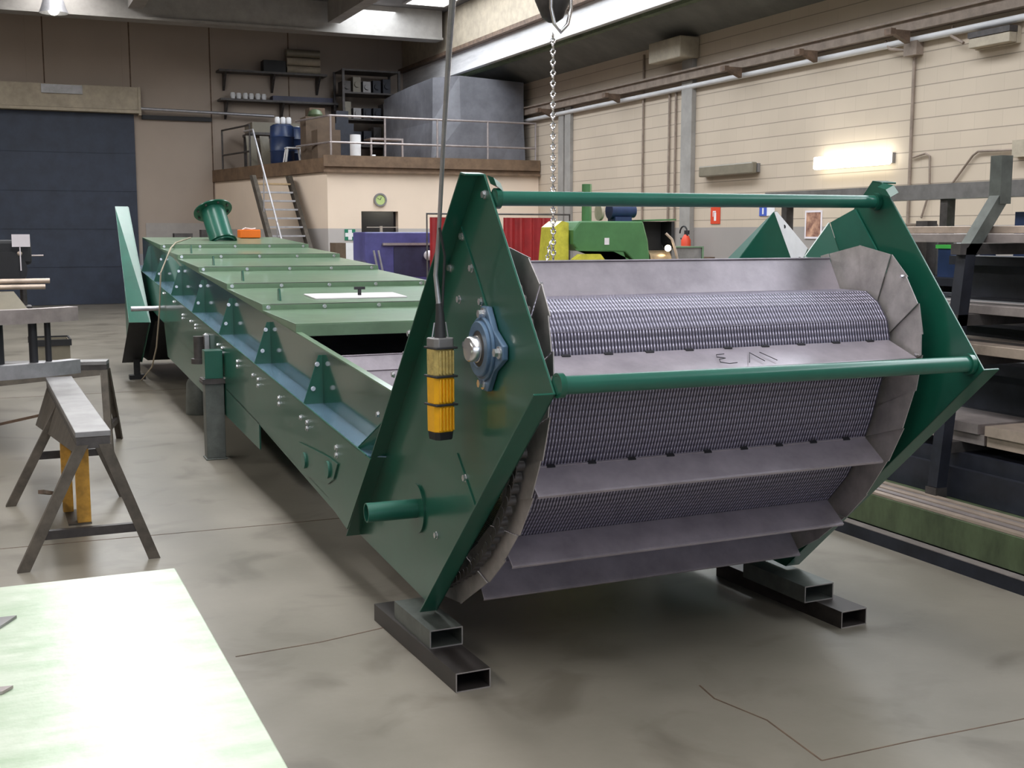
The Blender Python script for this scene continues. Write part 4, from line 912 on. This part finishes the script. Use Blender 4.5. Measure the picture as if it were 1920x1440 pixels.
for y, lab in ((17.62, 'red fire extinguisher with a hose loop by the grey wall column'), ):
    fe = thing('fire_extinguisher', (XR-.32, y, 1.30), lab, 'extinguisher')
    MB().lathe([(.075, 0), (.085, .03), (.085, .28), (.05, .35), (.03, .38)], (0, 0, 0), 16).build('bottle', 'sign_red', fe)
    MB().box(-.02, .05, -.03, .03, .38, .45).build('valve', 'black', fe)
    hp2 = [(0, .12*math.cos(a)+.08, .40+.12*math.sin(a)) for a in [2*PI*i/16 for i in range(15)]]
    MB().tube(hp2, .014, 8).build('hose', 'black', fe)
    one('extinguisher_shelf', MB().box(XR-.5, XR-.003, 17.2, 17.88, 1.22, 1.30), 'brown', 'brown shelf on the right wall carrying the fire extinguisher', 'shelf')
bs = thing('safety_sign', (XR-.003, 15.74, 2.05), 'blue and white safety sign on the right wall', 'sign')
MB().box(-.01, 0, .0, .20, -.075, .075).build('blue_half', 'sign_blue', bs); MB().box(-.01, 0, -.20, -.001, -.075, .075).build('white_half', 'white', bs); MB().box(-.013, -.0105, .08, .12, -.05, .05).build('pictogram', 'white', bs)
ps = thing('wall_poster', (XR-.003, 14.57, 1.84), 'framed poster with warm skin and dark red tones on the right wall', 'poster')
M['poster'] = mat('poster_print', (0.10, 0.03, 0.03), 0.5, scale=7, col2=(0.62, 0.36, 0.24))
MB().box(-.008, 0, -.17, .17, -.19, .17).build('print', 'poster', ps); MB().box(-.01, 0, -.2, -.171, -.22, .2).box(-.01, 0, .171, .2, -.22, .2).box(-.01, 0, -.17, .17, .171, .2).box(-.01, 0, -.17, .17, -.22, -.191).build('poster_frame', 'paper', ps)
hb_ = thing('high_bay_lamp', (1.36, 24.0, 5.72), 'glowing high bay lamp hanging under the roof at the top left', 'lamp')
MB().lathe([(.10, .42), (.14, .38), (.22, .1), (.26, .0), (.25, .0), (.12, .3)], (0, 0, 0), 20).build('reflector', 'galv', hb_); MB().sphere((0, 0, .06), .10).build('bulb', 'tube_lit', hb_); MB().cyl((0, 0, .42), (0, 0, CEIL-5.73), .012, 8).build('suspension', 'steel_dark', hb_)

# ------------------------------------------------------------------ steel racks on the right
bs_ = thing('steel_bin', (4.9, 5.0, 0), 'long olive green steel trough box on the floor at the right', 'steel box')
MB().box(-.43, .45, -1.75, 1.9, .075, .25).build('box_body', 'olive', bs_, .004); MB().box(-.50, .4, -1.75, 1.9, 0, .07).build('plinth', 'navy', bs_); MB().box(-.50, -.44, -1.75, 1.9, .0705, .0745).build('plinth_edge', 'mauve', bs_)
for i in range(5):
    o = MB().box(-.021, .021, -1.7, 1.85, 0, .014+.004*(i % 3)).build('flat_bar', ['bar_warm', 'mauve'][i % 2 if i else 0]); o.location = (4.495+.05*i, 5.0-.04*(i % 3), .252)
    tag(o, 'long flat steel bar lying on the olive green box at the right', 'bar', 'flat bars on the olive box')
rk2 = thing('bar_rack', (5.3, 5.3, 0), 'dark steel cantilever rack with slanted uprights loaded with bars at the right', 'rack')
for y in (-.36, -1.9):
    MB().box(-.24, -.16, y-.04, y+.04, 1.86, 2.12).bar((-.20, y, 1.9), (-.42, y, 1.60), .07, .07, (0, 1, 0)).build('slanted_leg', 'rhs_grey', rk2)
    MB().bar((-.42, y, 1.62), (-.555, y, .31), .07, .07, (0, 1, 0)).build('lower_leg', 'navy', rk2)  # same leg, its lower half coloured dark for the shade in the rack
    MB().box(.55, .67, y-.06, y+.06, 0, 2.05).box(-.2, .67, y-.05, y+.05, 0, .0).build('upright', 'steel_dark', rk2)
    for z in (.50, .98, 1.20, 1.585): MB().box(-.50, .55, y-.035, y+.035, z, z+.06).build('arm', 'steel_dark', rk2)
for y in (-.36, -1.9): MB().box(-.60, -.52, y-.04, y+.04, .252, .31).build('leg_foot', 'steel_dark', rk2)
def bars(n, x0, dx, z, wd, ht, ms, lab, grp, y0=3.2, y1=5.62):
    for i in range(n):
        o = MB().box(-wd/2, wd/2, y0-5.2+.06*(i % 3), y1-5.2-.08*(i % 2), 0, ht).build('steel_bar', ms[i % len(ms)], None, .003); o.location = (x0+dx*i, 5.2, z)
        tag(o, lab, 'bar', grp)
bars(6, 5.02, .075, 1.648, .06, .05, ['mauve', 'bar_warm', 'steel_dark'], 'long steel bar on the highest level of the right rack, lower layer', 'bars on the top rack level')
bars(5, 5.06, .08, 1.70, .045, .04, ['bar_warm', 'mauve'], 'long steel bar on the highest level of the right rack, upper layer', 'upper bars on the top rack level')
bars(4, 5.0, .10, 1.262, .09, .05, ['mauve', 'steel_dark'], 'long flat bar on the second rack level from the top', 'bars on the second rack level')
bars(3, 5.0, .14, 1.042, .13, .055, ['bar_warm', 'mauve'], 'broad pale bar on the third rack level from the top', 'bars on the third rack level')
for i, (y0, y1) in enumerate(((3.3, 4.72), (4.74, 5.65))):
    one('sheet_stack', MB().box(4.87, 5.25, y0, y1, .562, .62).box(4.85, 5.27, y0+.03, y1, .622, .675), ['bar_warm', 'mauve'][i], ['pale stack of steel sheets on the lowest rack level, near half', 'grey stack of steel sheets on the lowest rack level, far half'][i], 'sheet stack')
for x, z, h, lab in ((5.62, .562, .36, 'dark steel beam deep on the lowest rack level'), (5.62, 1.042, .12, 'dark steel beam deep on the third rack level'), (5.62, 1.262, .30, 'dark steel beam deep on the second rack level')):
    one('stored_beam', MB().box(x-.13, x+.13, 3.3, 5.7, z, z+h*.18).box(x-.03, x+.03, 3.3, 5.7, z+h*.18, z+h*.82).box(x-.13, x+.13, 3.3, 5.7, z+h*.82, z+h), 'navy', lab, 'beam')
one('dark_sheet_pack', MB().box(4.82, 5.9, 3.3, 6.6, .252, .42).box(4.86, 5.88, 3.35, 6.55, .42, .50), 'navy', 'pack of dark steel sheets on the floor box behind the flat bars', 'sheet pack')
one('leaning_sheets', MB().prism([(6.06, 3.2, 0), (6.12, 3.2, 0), (6.32, 3.2, 1.28), (6.26, 3.2, 1.28)], (0, 5.0, 0)), 'navy', 'dark steel sheets leaning upright behind the right bar rack', 'steel sheets')
rk3 = thing('tall_rack', (7.0, 8.0, 0), 'rear rack with one long dark horizontal beam before the right wall', 'rack')
MB().box(-.07, .07, -3.6, 1.65, 1.97, 2.09).build('long_beam', 'grey_metal', rk3)
for y, h in ((-.69, 1.97), (1.38, 1.97), (-3.4, 1.97)): MB().box(-.04, .04, y-.04, y+.04, 0, h).build('post', 'steel_dark', rk3)
MB().box(-.05, .05, -.53, -.40, 0, 1.80).build('short_post', 'steel_dark', rk3)
MB().box(-.3, .5, -2.8, .1, 1.30, 1.36).box(-.3, .5, -2.8, .1, .5, .56).build('rack_shelf', 'navy', rk3)
MB().box(.45, .5, -2.8, .1, .56, 1.3).build('back_panel', 'navy', rk3)
bb = thing('blue_bin', (6.95, 7.05, 1.362), 'blue bin with a bright green rim on the rear rack', 'bin')
MB().prism([(-.13, -.15, 0), (.13, -.15, 0), (.15, -.17, .22), (-.15, -.17, .22)], (0, .3, 0)).build('bin_body', 'blue_drum', bb); MB().box(-.16, .16, -.18, .15, .221, .25).build('bin_rim', 'bin_green', bb)
one('wire_rod', MB().tube([(6.68, 6.66, 1.364), (6.70, 6.66, 1.6)], .008, 6).tube([(6.62, 6.70, 1.364), (6.60, 6.70, 1.58)], .006, 6), 'galv', 'two thin bright wires standing beside the blue bin', 'wire')
one('grey_parts_box', MB().prism([(6.75, 5.75, 1.362), (7.05, 5.75, 1.362), (7.0, 5.75, 1.54), (6.80, 5.75, 1.54)], (0, .22, 0)), 'lamp_off', 'pale grey box with slanted sides on the rear rack', 'box')
one('cardboard_lid', MB().box(6.72, 6.95, 7.62, 7.95, 1.362, 1.76), 'dust_beige', 'beige box on the rear rack just right of the green side plate', 'box')
one('rusty_part', MB().cyl((7.1, 7.9, 1.75), (7.4, 7.85, 1.75), .035, 10).box(7.15, 7.35, 7.78, 7.96, 1.362, 1.72), 'card', 'rust brown rod lying on a block on the rear rack', 'part')
one('white_carton', MB().box(7.1, 7.35, 7.3, 7.65, 1.362, 1.70), 'white', 'white carton between the posts of the rear rack', 'carton')
one('dark_blue_crate', MB().box(7.10, 7.40, 6.45, 6.72, 1.362, 1.86), 'blue_drum', 'dark blue crate standing on the rear rack under the long beam', 'crate')
one('black_machine', MB().box(6.75, 7.4, 5.25, 5.65, 1.60, 1.93).box(6.8, 7.35, 5.3, 5.6, 1.362, 1.60), 'navy', 'black boxy machine on the rear rack at the right picture edge', 'machine')
tm = thing('motor_unit', (7.0, 5.9, 2.092), 'dark greasy motor unit on top of the long rack beam at the right edge', 'motor')
MB().box(-.15, .2, -.9, .25, 0, .06).build('unit_base', 'olive', tm); MB().cyl((0, -.8, .15), (0, .1, .15), .09, 16).build('unit_body', 'navy', tm); MB().box(-.1, .1, .12, .22, .06, .14).build('unit_plate', 'clock', tm)
